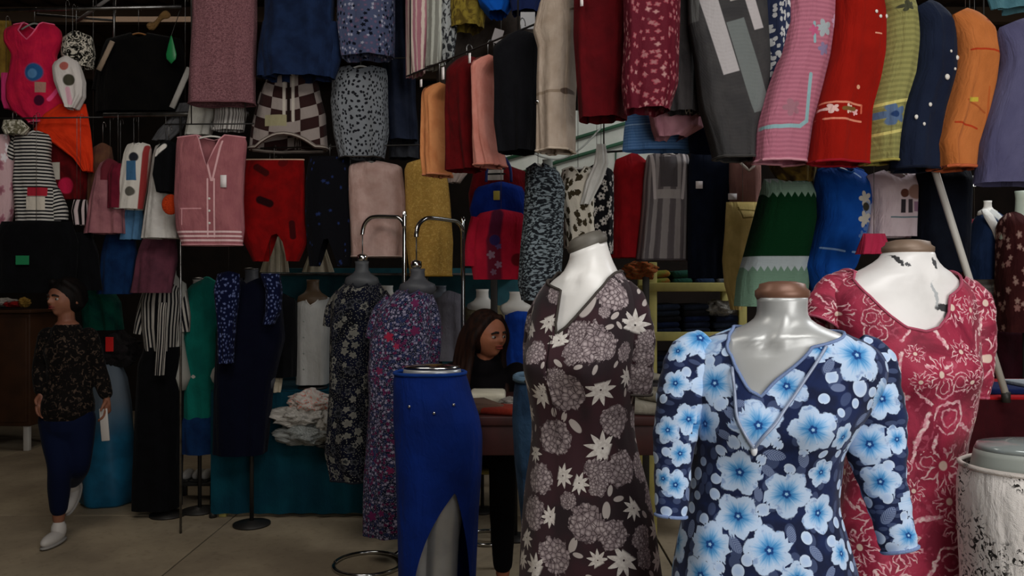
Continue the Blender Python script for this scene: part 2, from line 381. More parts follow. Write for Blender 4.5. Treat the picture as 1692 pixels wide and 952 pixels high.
def garment(name, label, cat, rows, mat, rail=None, d=None, group=None, yaw=0, sleeves=(), trim=None, hemtrim=None, tagat=None, buttons=None,
            hang=True, hangmat=None, short=None, over=None, **kw):
    R = sorted(parse(rows), key=lambda r: r[0]); pc = (R[0][1] + R[0][2]) / 2
    if rail: d = rail.d_at(pc)
    kw.setdefault('seed', hash_(label))
    sh = Shell(rows, d, yaw=yaw, **kw)
    cxp = 846 + sh.c0 / d * F; ybp = R[-1][0]; cs = math.cos(yaw)
    lx = lambda px: (px - cxp) / F * d / cs
    lz = lambda py: (ybp - py) / F * d
    if isinstance(mat, tuple):
        nm, pat = mat[0], mat[1]; opts = mat[2] if len(mat) > 2 else {}
        if over:
            ov = []
            for o in over:
                k = o[0]
                if k in ('c', 'f'): ov.append((k, lx(o[1]), lz(o[2]), o[3] / F * d, o[4]))
                elif k == 'r': ov.append((k, lx(o[1]), lx(o[2]), lz(o[4]), lz(o[3]), o[5]))
                elif k in ('l', 'b'): ov.append((k, lx(o[1]), lz(o[2]), lx(o[3]), lz(o[4]), o[5] / F * d, o[6]))
            mat = cloth(nm, pat, over=ov, **opts)
        else: mat = M(nm, lambda: cloth(nm, pat, **opts))
    parts = bool(sleeves or trim or hemtrim or tagat or buttons)
    if parts:
        root = thing(name, label, cat, sh.loc, yaw, group); body = new_obj('body', sh.mesh('body'), mat, root)
    else:
        root = body = new_obj(name, sh.mesh(name), mat, None, sh.loc); body.rotation_euler = (0, 0, yaw); tag(root, label, cat, group)
    for sl in sleeves:
        path, smat = (sl if isinstance(sl, tuple) else (sl, mat))
        sleeve_mesh(path, d, sh.c0, sh.base, yaw).build('sleeve', smat, root)
    if trim:
        tm, tr = trim if isinstance(trim, tuple) else (trim, .005)
        pts = sh.ring(sh.m - 1); m = MB(); m.tube(pts + pts[:2], tr, 6, caps=False); m.build('neck_trim', tm, root)
    if hemtrim:
        tm, tr = hemtrim if isinstance(hemtrim, tuple) else (hemtrim, .005)
        pts = sh.ring(0); m = MB(); m.tube(pts + pts[:2], tr, 6, caps=False); m.build('hem', tm, root)
    dep = max(p[1] * -1 for p in sh.V)
    if tagat:
        for (px, py, w, h) in ([tagat] if not isinstance(tagat, list) else tagat):
            MB().box((lx(px), -dep - .006, lz(py)), (w / F * d, .003, h / F * d)).build('price_tag', tagpaper, root)
    if buttons:
        bm_, pts = buttons
        for (px, py, r) in pts:
            x, z = lx(px), lz(py); best = min((v for v in sh.V if v[1] < 0), key=lambda v: (v[0] - x) ** 2 + (v[2] - z) ** 2)
            MB().ball((x, best[1] - .002, z), r / F * d, 5, (1, .5, 1)).build('button', bm_, root)
    if hang and rail is not None and HANGERS:
        tp = Vector((xy_of(pc, d), d, sh.zt - .012))
        hanger('%s hanger holding the %s' % (hangmat[0] if hangmat else 'slim', short or label), tp.x, tp.y, tp.z, (R[0][2] - R[0][1]) / F * d * .8 / max(.5, cs), yaw, rail.z, hangmat[1] if hangmat else None, min(.05, kw.get('shoulder', 0) + .02))
    elif hang and rail is None and sh.base > .35 and HANGERS:
        tp = Vector((xy_of(pc, d), d, sh.zt - .012))
        near = [r.z for r in Rail.every if r.px[0] - 20 < pc < r.px[1] + 20 and abs(r.d_at(pc) - d) < .45 and r.z > sh.zt + .02]
        words = (short or label).split(' '); words = words[:next((i for i, w in enumerate(words) if i > 2 and w in ('beside', 'behind', 'under', 'between', 'hanging', 'hung', 'showing', 'below', 'over', 'with', 'printed', 'next', 'at', 'on')), 9)]
        hanger('slim wire hanger holding the %s' % ' '.join(words), tp.x, tp.y, tp.z, (R[0][2] - R[0][1]) / F * d * .8, yaw, min(near) if near else 4.18, None, .02, full=label)
    return root
def hash_(t):
    h = 7
    for c in t: h = (h * 31 + ord(c)) & 0xffffff
    return h
# ================================================================ the setting
def concrete(name, c1, c2):
    n = NT(name, .82, 0, .3); v = n.coord('Object')
    a = n.noise(v, 1.3, 6, .6); b = n.noise(v, 22, 4, .6); sp = n.voro(v, 60, dims='3D').outputs['Distance']
    col = n.mix(n.step(a, .3, .7), c1, c2); col = n.mix(n.math('MULTIPLY', n.step(b, .52, .75), .35), col, '#6a5c48')
    n.bump(n.math('ADD', b, n.math('MULTIPLY', sp, .3)), .25, .004); return n.done(col)
floor = structure(MB().box((-.5, 4, -.06), (14, 14, .1)).build('floor', simple('floor_joint', '#3a332b', .95), smooth=False))
slab_mat = concrete('concrete', '#aa9a80', '#897a66')
k = 0
for i in range(5):
    for j in range(5):
        sx, sy = 2.8, 2.8; x, y = -7.5 + 1.4 + i * sx, -3 + 1.4 + j * sy
        m = MB().box((0, 0, 0), (sx - .012, sy - .012, .02), 0, .003).build('concrete_slab', slab_mat, floor, smooth=False)
        m.location = (x, y, -.01 + random.Random(k).uniform(-.0015, 0)); k += 1
wallm = simple('dark_wall_paint', '#2a211c', .9, 0, '#1d1714', 3, .2)
structure(MB().box((-.5, 10.05, 2.1), (14, .1, 4.3)).build('wall_back', wallm, smooth=False))
structure(MB().box((-7.55, 4, 2.1), (.1, 14, 4.3)).build('wall_left', wallm, smooth=False))
structure(MB().box((6.55, 4, 2.1), (.1, 14, 4.3)).build('wall_right', wallm, smooth=False))
structure(MB().box((-.5, -3.05, 2.1), (14, .1, 4.3)).build('wall_front', simple('pale_wall', '#8e867a', .9), smooth=False))
ceil = structure(MB().box((-.5, 4, 4.30), (14, 14, .08)).build('ceiling', simple('ceiling_board', '#2c2019', .9), smooth=False))
sheet = simple('brown_roof_sheet', '#3d2a1f', .75, 0, '#2a1d16', 4, .1)
for i in range(9):               # corrugated roof sheets
    m = MB(); nw = 24; W = 14 / 9
    vs = []; 
    for q in range(nw + 1):
        for y in (-6.98, 6.98): vs.append((-W / 2 + W * q / nw, y, .02 * math.cos(q / nw * 12 * math.pi)))
    m.add(vs, [(2 * q, 2 * q + 1, 2 * q + 3, 2 * q + 2) for q in range(nw)])
    m.build('roof_sheet', sheet, ceil, (-7.5 + W * (i + .5), 4, 4.235))
for i, (y, z) in enumerate(((5.2, 4.12), (7.4, 4.12), (9.4, 4.12))):
    structure(MB().box((0, 0, 0), (14, .08, .14)).build('trim_%d' % (i + 1), simple('roof_beam', '#4a3a2c', .8), None, (-.5, y, z), smooth=False))

# ---------------------------------------------------------------- rails
railA = Rail((-110, 5.3), (300, 5.2), 3.42); railA.build('thin overhead rail carrying the pink apron top and the black coat', drops=(.04, .66, .97))
railB = Rail((285, 4.75), (690, 4.62), 3.46); railB.build('overhead rail above the mauve knit and the navy tops', mat=darkmetal)
railB2 = Rail((395, 4.9), (700, 4.85), 2.98); railB2.build('dark rail behind the checked poncho and the leopard top', r=.0045, mat=darkmetal)
railC = Rail((172, 5.03), (412, 4.98), 2.665); railC.build('bare grey metal bar crossing above the rose waistcoat', r=.016, drops=(), posts=(.53,))
railC0 = Rail((-90, 5.12), (205, 5.06), 2.66); railC0.build('thin dark rail carrying the striped top and child dresses', r=.005, mat=darkmetal, drops=(), posts=(.02,))
railD = Rail((272, 4.76), (420, 4.74), 2.55); railD.build('short rail the rose waistcoat hangs from', r=.0045, mat=darkmetal, drops=(.3, .9))
railD2 = Rail((358, 4.98), (775, 4.8), 2.44); railD2.build('rail carrying the red trousers, beige blouse and gold knit', r=.0045, mat=darkmetal, drops=(), posts=(.84,))
railE = Rail((672, 4.2), (1140, 2.72), 2.69); railE.build('rising rail of the orange, maroon and black tops', r=.0045, mat=darkmetal)
railF = Rail((1085, 2.95), (1760, 2.72), 2.74); railF.build('nearest overhead rail carrying the embroidered waistcoats', mat=darkmetal)
railH = Rail((655, 4.35), (905, 3.95), 3.36); railH.build('high rail with the pink striped and yellow cloths', mat=darkmetal)
railG = Rail((990, 4.3), (1270, 3.95), 2.30); railG.build('lower rail of the red dress and the silver striped pinafore', r=.006, mat=darkmetal, drops=(.03, .97))
railG2 = Rail((1190, 3.45), (1640, 3.15), 2.17); railG2.build('lower rail of the green knit and the blue waistcoat', r=.006, mat=darkmetal, drops=(.03, .97))

# ================================================================ cloth on the far side, by rail
white = '#d9d4cc'
# --- rail A
garment('apron_top', 'hot pink sleeveless apron top with blue, cream and black appliques', 'top',
        '36 30 84; 50 8 100; 70 8 102; 92 22 92; 115 18 98; 140 12 108; 165 12 118; 185 22 116; 204 52 92', ('apron_pink', plain('#e0244a', '#c81a45')), railA, shoulder=.02,
        neck=(.42, .14, 2), depth=.07, fold=.01, hangmat=('grey green plastic', greyplastic), short='hot pink apron top',
        trim=M('pink_trim', lambda: cloth('pink_trim', '#ff6f97')), hemtrim=M('pink_trim', None),
        over=[('c', 66, 124, 17, '#2c5f96'), ('c', 64, 126, 9, '#5c8fc0'), ('r', 68, 85, 140, 157, '#b98a7c'), ('c', 75, 170, 10, '#4a1530'), ('l', 90, 168, 102, 152, 4, '#ff5c97')])
garment('kerchief', 'magenta cloth corner showing beside the pink apron top', 'cloth', '120 2 18; 140 2 22; 165 2 24; 180 8 22', ('magenta', plain('#f0468c')), d=5.42, depth=.02)
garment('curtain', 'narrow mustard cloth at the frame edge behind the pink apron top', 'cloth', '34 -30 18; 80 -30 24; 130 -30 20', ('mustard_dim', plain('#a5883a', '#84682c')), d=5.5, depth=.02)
garment('blouse', 'zebra printed black and white blouse behind the pink apron top', 'blouse', '50 112 140; 62 104 152; 90 102 154; 112 110 150',
        ('zebra', scribble('#15130f', '#d8d0c0', 22, .5, .05, 2.5)), railA, d=None, depth=.06, shoulder=.04, short='zebra printed blouse')
garment('t_shirt', 'white printed shirt tilted beside the pink apron top', 'shirt', '92 94 124; 110 87 133; 135 90 140; 160 100 138; 180 112 126',
        ('white_print', plain('#e6ded8')), d=5.12, depth=.05, over=[('c', 112, 112, 8, '#c06a60'), ('c', 120, 135, 11, '#4c4a3c'), ('l', 118, 150, 122, 172, 5, '#f0b8c8')], shoulder=.04)
garment('trousers', 'bright orange red trousers spread wide below the pink apron top', 'trousers', '172 98 142; 190 72 146; 215 56 150; 240 92 152; 262 122 153; 284 140 152',
        ('orange_red', plain('#f2401c', '#dd3416')), d=5.2, depth=.04, e=.9)
garment('blouse', 'dark red blouse hanging under the orange red trousers', 'blouse', '222 84 120; 250 78 142; 300 86 146; 330 100 140',
        ('dark_red', plain('#6a1216', '#4c0d11')), d=5.3, depth=.05, shoulder=.04, over=[('r', 82, 105, 270, 298, '#d8d2c4'), ('c', 115, 308, 15, '#d0234c')], short='dark red blouse')
garment('overcoat', 'large black coat spread under a brown hanger near the roof', 'coat', '52 190 268; 64 176 300; 100 166 306; 150 160 306; 186 160 300',
        ('black_wool', plain('#0b0908', '#060505')), railA, depth=.08, shoulder=.05, neck=(.3, .06, 2), hangmat=('brown wooden', simple('hanger_wood', '#8a5a2e', .5)), short='large black coat',
        sleeves=[[(182, 82, 10), (168, 118, 9), (160, 150, 8)]])
tagm = simple('green_card', '#1f7a4c', .5)
def card(name, label, px, py, d, w, h, mat, cat='tag', rot=0):
    o = MB().box((0, 0, 0), (w / F * d, .004, h / F * d), 0, .001).build(name, mat, None, P(px, py, d), smooth=False); o.rotation_euler = (0, rot, 0); return tag(o, label, cat)
m = MB(); m.lathe([(.001, -.09), (.03, -.06), (.034, -.03), (.022, .02), (.006, .08), (.001, .095)], sy=.25)
lf_ = tag(m.build('leaf_pendant', simple('green_foil', '#1f7d45', .35), None, P(283, 82, 5.05)), 'green leaf shaped pendant over the black coat', 'pendant')
MB().tube([(0, 0, .09), (0, .155, 3.42 - P(283, 82, 5.05).z)], .0025, 5).build('string', darkmetal, lf_)
card('swing_tag', 'small green tag on the black trousers', 37, 430, 4.93, 22, 15, tagm)
# --- rail C
garment('child_dress', 'pale pink and white dress cut by the frame edge', 'dress', '222 -30 14; 260 -30 22; 310 -30 24; 355 -30 20; 380 -20 10', ('pale_pink_print', scatter('#d8b4b8', [('#f4eef0', '#efe0e6'), ('#a06472', '#c08a96')], None, 9)), railC0, depth=.06, short='pale pink and white dress')
bw = stripes(1, .022, .5, '#15151a', '#cfcac2')
garment('striped_top', 'black and white striped long sleeve top hung under pale lace', 'top', '214 36 74; 228 24 84; 260 28 82; 300 24 90; 330 26 100; 380 30 96', ('bw_stripe', bw), railC0, depth=.07, shoulder=.03,
        sleeves=[[(30, 228, 9), (20, 250, 8), (14, 262, 7)], [(86, 315, 12), (98, 345, 13), (100, 365, 12)]], neck=(.4, .05, 2), over=[('r', 56, 86, 312, 326, '#b02a3a'), ('r', 54, 84, 327, 349, '#d9cfc0')], short='striped long sleeve top')
garment('lace_scarf', 'pale lace scarf lying along the shoulders of the striped top', 'scarf', '198 6 36; 212 4 50; 222 10 40', ('lace', scribble('#6b6650', '#d8d2c0', 30, .5, .06)), d=5.0, depth=.03)
garment('trousers', 'wide black trousers hanging low under the striped top', 'trousers', '366 2 118; 400 -10 128; 440 -6 126; 484 -8 120', ('black_cotton', plain('#0c0c0f', '#08080a')), d=5.0, depth=.05, fold=.015)
garment('skirt', 'long black skirt beside the wide black trousers', 'skirt', '384 104 150; 420 100 162; 480 98 168', ('black_cotton', None), d=5.08, depth=.05, fold=.015)
garment('sun_top', 'small black top with a white edge beside the dusty pink dress', 'top', '330 122 144; 350 120 146; 372 124 146', ('white_edge', stripes(0, .06, .5, '#141012', '#cbb8b8')), d=5.05, depth=.04)
garment('child_dress', 'brownish straight dress behind the dusty pink dress', 'dress', '236 156 184; 300 146 190; 380 144 180', ('dusty_brown', plain('#6d4a36', '#5a3a30')), d=5.3, depth=.05, shoulder=.03)
garment('child_dress', 'dusty pink flared child dress with maroon yoke', 'dress', '262 168 196; 290 160 200; 330 150 204; 386 142 206', ('dusty_pink', plain('#a86f74', '#8f5a62')), railC0, depth=.07, shoulder=.03, fold=.02, short='dusty pink child dress', over=[('r', 176, 206, 250, 300, '#6a2630')])
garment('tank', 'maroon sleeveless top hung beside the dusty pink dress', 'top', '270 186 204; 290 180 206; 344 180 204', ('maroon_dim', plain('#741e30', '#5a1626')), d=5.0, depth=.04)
garment('child_shirt', 'white long shirt printed with a blue figure and red side edge', 'shirt', '234 212 246; 246 208 250; 280 202 246; 310 196 242; 346 190 236', ('shirt_white', plain('#dcd6cc')), railC, depth=.06, shoulder=.02, neck=(.4, .03, 2),
        over=[('c', 228, 262, 9, '#2a2c34'), ('r', 216, 232, 268, 300, '#3f688c'), ('c', 222, 318, 9, '#5d5a52'), ('l', 246, 245, 236, 345, 5, '#9a3838')], short='white shirt with a blue print')
garment('trousers', 'faded blue child trousers under the white printed shirt', 'trousers', '338 208 234; 360 204 236; 396 198 232', ('faded_blue', plain('#5682a8', '#466c90')), d=5.12, depth=.04)
garment('child_dress', 'soft white flared dress with a black cropped jacket over it', 'dress', '236 258 290; 270 254 290; 320 248 292; 394 236 296', ('soft_white', plain('#d6d2cc', '#bfb9b4')), railC, depth=.08, fold=.02, shoulder=.02, short='soft white flared dress')
garment('cropped_jacket', 'black cropped jacket with a bright white collar', 'jacket', '232 268 290; 246 260 294; 290 254 290; 318 262 286', ('black_cotton2', plain('#0c0c0f', '#08080a')), d=4.86, depth=.06, shoulder=.02, over=[('l', 262, 256, 276, 244, 6, '#e8e2da')])
m = MB(); m.ball((0, 0, 0), .055, 10, (1, .35, 1.15)); tag(m.build('purse', cloth('purse_orange', plain('#e24a1a', '#c23a14')), None, P(282, 338, 4.8)), 'small round orange purse hung on the white dress', 'purse')
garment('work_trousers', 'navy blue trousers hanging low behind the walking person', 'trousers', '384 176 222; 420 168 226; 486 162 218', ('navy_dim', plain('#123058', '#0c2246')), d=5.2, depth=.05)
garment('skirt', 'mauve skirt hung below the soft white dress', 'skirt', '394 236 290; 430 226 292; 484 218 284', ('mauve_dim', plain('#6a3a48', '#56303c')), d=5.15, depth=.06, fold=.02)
garment('grey_scarf', 'grey scarf dangling over the metal bar', 'scarf', '170 296 316; 190 288 312; 215 262 300; 232 252 280', ('grey_scarf', plain('#5d5c5e', '#444446')), d=5.05, depth=.02)
# --- rail B
garment('long_cardigan', 'mauve speckled knit long cardigan hanging from above', 'cardigan', '-150 330 410; -120 318 424; 40 318 424; 120 314 422; 172 312 422',
        ('mauve_knit', scribble('#744c52', '#a07076', 120, .5, .12), dict(knit=60, bump=.4)), railB, depth=.08, fold=.012, fk=4, hemtrim=M('mauve_hem', lambda: cloth('mauve_hem', '#7a5056')), short='mauve knit cardigan', shoulder=.05)
garment('blouse', 'plain white cloth showing below the mauve knit cardigan', 'blouse', '150 318 356; 190 312 358; 224 306 348', ('shade_white', plain('#c9c6bd', '#b5b2a8')), d=4.98, depth=.05)
garment('blouse', 'white blouse with thin grey stripes below the mauve cardigan', 'blouse', '166 356 404; 190 356 408; 216 352 404', ('thin_stripe', stripes(0, .022, .45, '#77716d', '#cfcac4')), d=4.9, depth=.05)
garment('denim_top', 'dark navy gathered top over the checked poncho', 'top', '-140 456 540; -90 440 556; 30 440 552; 80 430 556; 130 436 548', ('navy_gather', plain('#1c2c4c', '#141f38')), railB, depth=.1, fold=.022, fk=7, shoulder=.05, short='dark navy gathered top',
        sleeves=[[(452, 40, 18), (444, 90, 18), (440, 128, 16)], [(545, 40, 18), (548, 90, 17), (540, 128, 14)]])
garment('tunic', 'blue grey tunic printed with small dark flowers near the roof', 'tunic', '-140 574 640; -90 560 655; 40 558 652; 96 564 650', ('bluegrey_floral', scatter('#4c5470', [('#a8a8b8', '#70748c'), ('#0c101a', '#181c30'), ('#705a74', '#585068')], None, 40, 5, .5, .85)), railB, depth=.09, fold=.018, shoulder=.05, short='blue grey flowered tunic')
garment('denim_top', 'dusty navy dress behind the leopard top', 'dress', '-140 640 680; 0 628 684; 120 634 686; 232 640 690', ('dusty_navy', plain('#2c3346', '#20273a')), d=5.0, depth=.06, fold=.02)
# --- rail B2
def check_pat(n, uv):
    x, y, _ = n.sep(uv); y = n.math('ADD', y, n.math('MULTIPLY', n.math('ABSOLUTE', x), -.25))
    ix = n.math('FLOOR', n.math('DIVIDE', n.math('ADD', x, .07), .14)); iy = n.math('FLOOR', n.math('DIVIDE', y, .07))
    q = n.math('MODULO', n.math('ABSOLUTE', n.math('ADD', ix, iy)), 2.0)
    return n.mix(n.step(q, .4, .6), '#35201f', '#a0948e')
garment('poncho', 'brown and grey checked knit poncho with a curved striped hem', 'poncho', '112 462 510; 130 442 524; 160 430 530; 190 422 538; 220 416 540; 246 414 542', ('poncho_check', check_pat, dict(knit=90)), railB2, depth=.11, fold=.01,
        shoulder=.06, neck=(.35, .03, 2), hem=lambda c: .075 * max(0, 1 - (abs(c) / .75) ** 2), hemB=lambda c: .0, hemtrim=(M('poncho_hem', lambda: cloth('poncho_hem', stripes(0, .02, .5, '#3b2a28', '#a59a90'))), .012), short='checked poncho',
        buttons=(whiteplastic, [(478, 130, 2), (490, 130, 2)]), over=[('l', 478, 118, 478, 205, 3, '#c9c0b4'), ('l', 492, 118, 492, 205, 3, '#c9c0b4'), ('l', 485, 118, 485, 205, 3, '#1f1614'), ('r', 446, 482, 196, 214, '#a79f7c')])
leo = spots('#7f8388', '#1d1d22', 42, .24, .8)
garment('leopard_top', 'grey leopard spotted sleeveless top beside the checked poncho', 'top', '106 556 636; 125 550 640; 170 546 640; 220 552 642; 262 562 634', ('leopard', leo), railB2, depth=.09, fold=.016, shoulder=.03, neck=(.4, .05, 2), short='leopard spotted top', hemtrim=darkmetal)
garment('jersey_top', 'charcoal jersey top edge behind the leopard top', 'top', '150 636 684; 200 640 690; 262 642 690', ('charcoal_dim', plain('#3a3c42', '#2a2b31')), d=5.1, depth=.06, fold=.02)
# --- rail D
garment('waistcoat', 'rose pink sleeveless button waistcoat with striped hem', 'waistcoat', '222 294 404; 236 292 408; 280 290 404; 330 288 402; 380 292 404; 405 302 400', ('rose_knit', plain('#a8686c', '#9a5c62')), railD, depth=.06, fold=.006, shoulder=.02,
        neck=(.36, .2, 1), neckB=(.36, .03, 2), tagat=(376, 302, 10, 20), trim=(M('rose_trim', lambda: cloth('rose_trim', '#d99aa0')), .005), hemtrim=M('rose_trim', None), short='rose pink waistcoat', buttons=(whiteplastic, [(352, 330, 2), (352, 350, 2), (352, 370, 2)]),
        over=[('l', 340, 236, 355, 300, 2, '#e0b0b2'), ('l', 372, 236, 357, 300, 2, '#e0b0b2'), ('l', 349, 298, 349, 392, 1.7, '#e2b4b6'), ('l', 360, 298, 360, 392, 1.7, '#e2b4b6'),
              ('l', 296, 384, 400, 384, 2, '#e8c6c6'), ('l', 296, 391, 400, 391, 2, '#e8c6c6'), ('l', 298, 398, 400, 398, 2, '#e8c6c6'), ('l', 304, 346, 338, 346, 1.2, '#dba0a4'), ('l', 306, 346, 306, 372, 1.2, '#dba0a4')])
legs = lambda c: .2 * max(0, 1 - abs(c - .1) / .5)
garment('trousers', 'bright red printed trousers with two black blossoms', 'trousers', '264 404 502; 290 400 504; 330 392 505; 370 390 504; 400 402 508; 432 418 492', ('bright_red', plain('#860a0b', '#6e0809')), railD2, depth=.06, fold=.01, hem=legs, short='bright red trousers', trim=M('red_trim', lambda: cloth('red_trim', '#d9b49c')),
        over=[('l', 434, 332, 450, 338, 8, '#22060a'), ('l', 428, 278, 444, 288, 7, '#3a0808'), ('l', 486, 370, 488, 392, 6, '#3a080a'), ('c', 470, 270, 9, '#5a0a0c')])
garment('trousers', 'black lace trousers hung beside the red trousers', 'trousers', '258 512 578; 300 506 580; 350 505 582; 400 508 584; 440 512 580', ('black_lace', scatter(plain('#0d0d12'), [('#22305c', '#121424')], None, 24, 5, .4, .18)), railD2, depth=.06, fold=.012, hem=lambda c: .2 * max(0, 1 - abs(c + .08) / .5), short='black lace trousers')
wm = ('paper_white', plain('#cdbfa6', '#bdb094'))
garment('pennant', 'cream triangular cloth showing between the red trouser legs', 'cloth', '388 452 462; 418 440 474; 450 430 478', wm, d=5.98, depth=.015, hang=False)
garment('pennant', 'cream triangular cloth below the black lace trousers', 'cloth', '384 524 530; 418 512 542; 450 500 553', wm, d=5.98, depth=.015, hang=False)
garment('blouse', 'pale beige pink blouse gathered softly behind the chrome hook', 'blouse', '264 584 640; 276 576 664; 330 576 672; 380 578 672; 424 580 668', ('beige_pink', plain('#c4a59c', '#b49288')), railD2, depth=.09, fold=.02, shoulder=.03, short='pale beige pink blouse', neck=(.3, .03, 2), hemtrim=M('beige_trim', lambda: cloth('beige_trim', '#cbb0a6')))
garment('knitted_blouse', 'golden yellow openwork knit top behind the chrome hooks', 'top', '262 676 726; 280 668 738; 340 670 744; 400 672 748; 456 678 744', ('gold_knit', scribble('#e6be6a', '#cda050', 60, .42, .1), dict(knit=45, bump=.5)), railD2, depth=.08, fold=.018, shoulder=.03, short='golden yellow knit top', hemtrim=M('gold_trim', lambda: cloth('gold_trim', '#a07c30')))
garment('blouse', 'white blouse end poking out beside the beige pink blouse', 'blouse', '400 568 590; 424 566 592', ('shade_white', None), d=4.9, depth=.03)
# --- high rail H
garment('tunic', 'pink and white streaked tunic hanging from the high rail', 'tunic', '-130 676 706; -100 672 712; 60 672 710; 124 674 702', ('pink_streak', stripes(0, .05, .6, '#b07884', '#d6c4b8', .02)), railH, depth=.08, fold=.02, yaw=.5, short='pink streaked tunic')
garment('tunic', 'pale grey green tunic next to the pink streaked tunic', 'tunic', '-130 706 738; -100 704 744; 40 704 740; 112 700 732', ('greygreen', stripes(0, .07, .5, '#8c8c84', '#b9bab0', .03)), railH, depth=.08, fold=.02, yaw=.5, short='pale grey green tunic')
garment('blouse', 'black and white scribbled blouse on the high rail', 'blouse', '-130 728 756; -90 724 760; 60 722 754; 102 724 750', ('bw_scribble', scribble('#2a2c30', '#a8acac', 16, .47, .05, 2)), railH, depth=.08, fold=.015, yaw=.5, short='scribbled black and white blouse')
garment('blouse', 'mustard printed blouse hem on the high rail', 'blouse', '-130 752 806; -90 744 812; 10 744 802; 48 746 798', ('mustard_print', scribble('#8c7a30', '#5a4a1e', 18, .5, .1)), railH, depth=.08, fold=.015, yaw=.3, short='mustard printed blouse')
garment('shoulder_bag', 'bright royal blue rounded bag near the top edge', 'bag', '-40 786 850; -10 784 852; 10 792 846; 25 808 836', ('royal_bag', plain('#0d57b8', '#0b4aa0')), railH, depth=.08, short='royal blue rounded bag')
garment('jersey_top', 'navy top edge beside the royal blue bag', 'top', '-80 846 896; 0 842 900; 22 846 890', ('navy_dim2', plain('#1c2750')), railH, depth=.06, short='navy top near the roof')
garment('skirt', 'grey brown cloth hanging behind the maroon and black tops', 'cloth', '20 735 905; 60 740 905; 120 720 880; 150 720 860', ('greybrown', plain('#5a524c', '#463f3b')), d=4.5, depth=.03, fold=.03)
card('label_card', 'pale grey card hanging above the black top', 872, 34, 3.9, 24, 28, simple('grey_card', '#b8b8ba', .8), 'card')
card('label_card', 'small pale card hanging above the salmon top', 822, 60, 4.1, 16, 24, simple('grey_card2', '#9a9494', .8), 'card', .3)

# ---------------------------------------------------------------- small bits up under the roof
def bar(name, label, cat, a, b, r, mat, flat=1.0):
    A, B = P(*a), P(*b); o = MB().tube([A - B, (A - B) * .5, Vector((0, 0, 0))], r, 8, True, flat).build(name, mat, None, B); return tag(o, label, cat)
bar('roof_brace', 'pale slanting bar near the roof above the zebra blouse', 'bar', (126, 36, 5.6), (196, -14, 5.3), .012, M('pale_steel', lambda: simple('pale_steel', '#9c9a98', .5, .3)))
bar('roof_brace', 'upright dark steel bar beside the black coat', 'bar', (189, -20, 5.6), (188, 78, 5.6), .01, steel)
bar('roof_brace', 'dim level bar behind the hanger of the pink apron top', 'bar', (60, 24, 5.9), (190, 34, 5.9), .009, darkmetal)
bar('strap', 'white strap slanting between the black coat and the mauve cardigan', 'strap', (313, 112, 5.0), (284, 178, 5.0), .02, cloth('strap_white', '#b8b4ae'), .3)
bar('strap', 'brownish white strap slanting along the shoulder of the black coat', 'strap', (186, 68, 5.1), (163, 116, 5.1), .018, cloth('strap_brown', '#a08c78'), .3)
m = MB(); m.ball((0, 0, 0), .06, 9, (1.3, .5, .55)); m.v = [(v[0] + .012 * math.sin(v[2] * 60), v[1], v[2] + .02 * math.sin(v[0] * 50) + v[0] * .5) for v in m.v]
tag(m.build('head_scarf', cloth('tan_scarf', plain('#b08a56', '#6e4c2a', 16)), None, P(262, 34, 5.22)), 'tan scarf knotted at the hanger of the black coat', 'scarf')
# ================================================================ rising rail E, front rail F, lower rails G
garment('vest', 'apricot orange sleeveless top, lowest on the rising rail', 'vest', '134 716 736; 146 700 738; 200 700 740; 260 699 741; 290 702 744', ('apricot', plain('#d08a58', '#c0784a')), railE, depth=.075, e=.72, yaw=-.75, fold=.014, shoulder=.03, neck=(.4, .05, 2), short='apricot orange top', tagat=(718, 142, 5, 12), hemtrim=M('apricot_trim', lambda: cloth('apricot_trim', '#c9805a')))
garment('vest', 'dark red sleeveless top between the apricot and salmon tops', 'vest', '92 752 790; 112 740 794; 180 738 794; 240 740 796; 282 740 800', ('maroon_red', plain('#5e0b0f', '#4c090c')), railE, depth=.075, e=.72, yaw=-.7, fold=.014, shoulder=.03, short='dark red sleeveless top', tagat=(753, 124, 6, 20))
garment('vest', 'salmon pink sleeveless top beside the black top', 'vest', '88 796 816; 104 780 820; 170 782 822; 230 782 824; 274 786 832', ('salmon', plain('#cf8a7c', '#bf7668')), railE, depth=.075, e=.72, yaw=-.75, fold=.014, shoulder=.03, neck=(.4, .05, 2), short='salmon pink top', tagat=(802, 102, 5, 16), hemtrim=M('salmon_trim', lambda: cloth('salmon_trim', '#c77d6c')))
garment('vest', 'plain black sleeveless top beside the beige form', 'vest', '50 836 884; 72 816 892; 140 818 890; 200 818 890; 252 826 886', ('black_knit', plain('#0c0c10', '#111115')), railE, depth=.075, e=.72, yaw=-.6, fold=.014, shoulder=.04, short='plain black top', hangmat=('white wooden', whiteplastic))
garment('vest', 'beige fitted top with waist seam and shiny folds', 'vest', '-30 906 950; 0 896 955; 50 884 955; 80 892 954; 130 890 950; 180 890 948; 250 890 946', ('beige_top', plain('#b3a292', '#a39180'), dict(rough=.55)), railE, depth=.075, e=.72, yaw=-.55, fold=.014, shoulder=.03, short='beige fitted top', hemtrim=M('beige_top_trim', lambda: cloth('beige_top_trim', '#c0b09e')), buttons=(chrome, [(899, 170, 4)]), over=[('l', 893, 158, 944, 158, 3, '#8e7c6a'), ('c', 941, 157, 6, '#5e4c40')])
garment('dress', 'deep maroon straight dress beside the beige fitted top', 'dress', '-80 966 1040; -50 952 1046; 60 950 1040; 140 954 1036; 198 958 1030', ('deep_maroon', plain('#5c0b12', '#4c090f')), railE, depth=.075, e=.72, yaw=-.4, fold=.014, shoulder=.03, short='deep maroon dress', tagat=(974, 12, 5, 16))
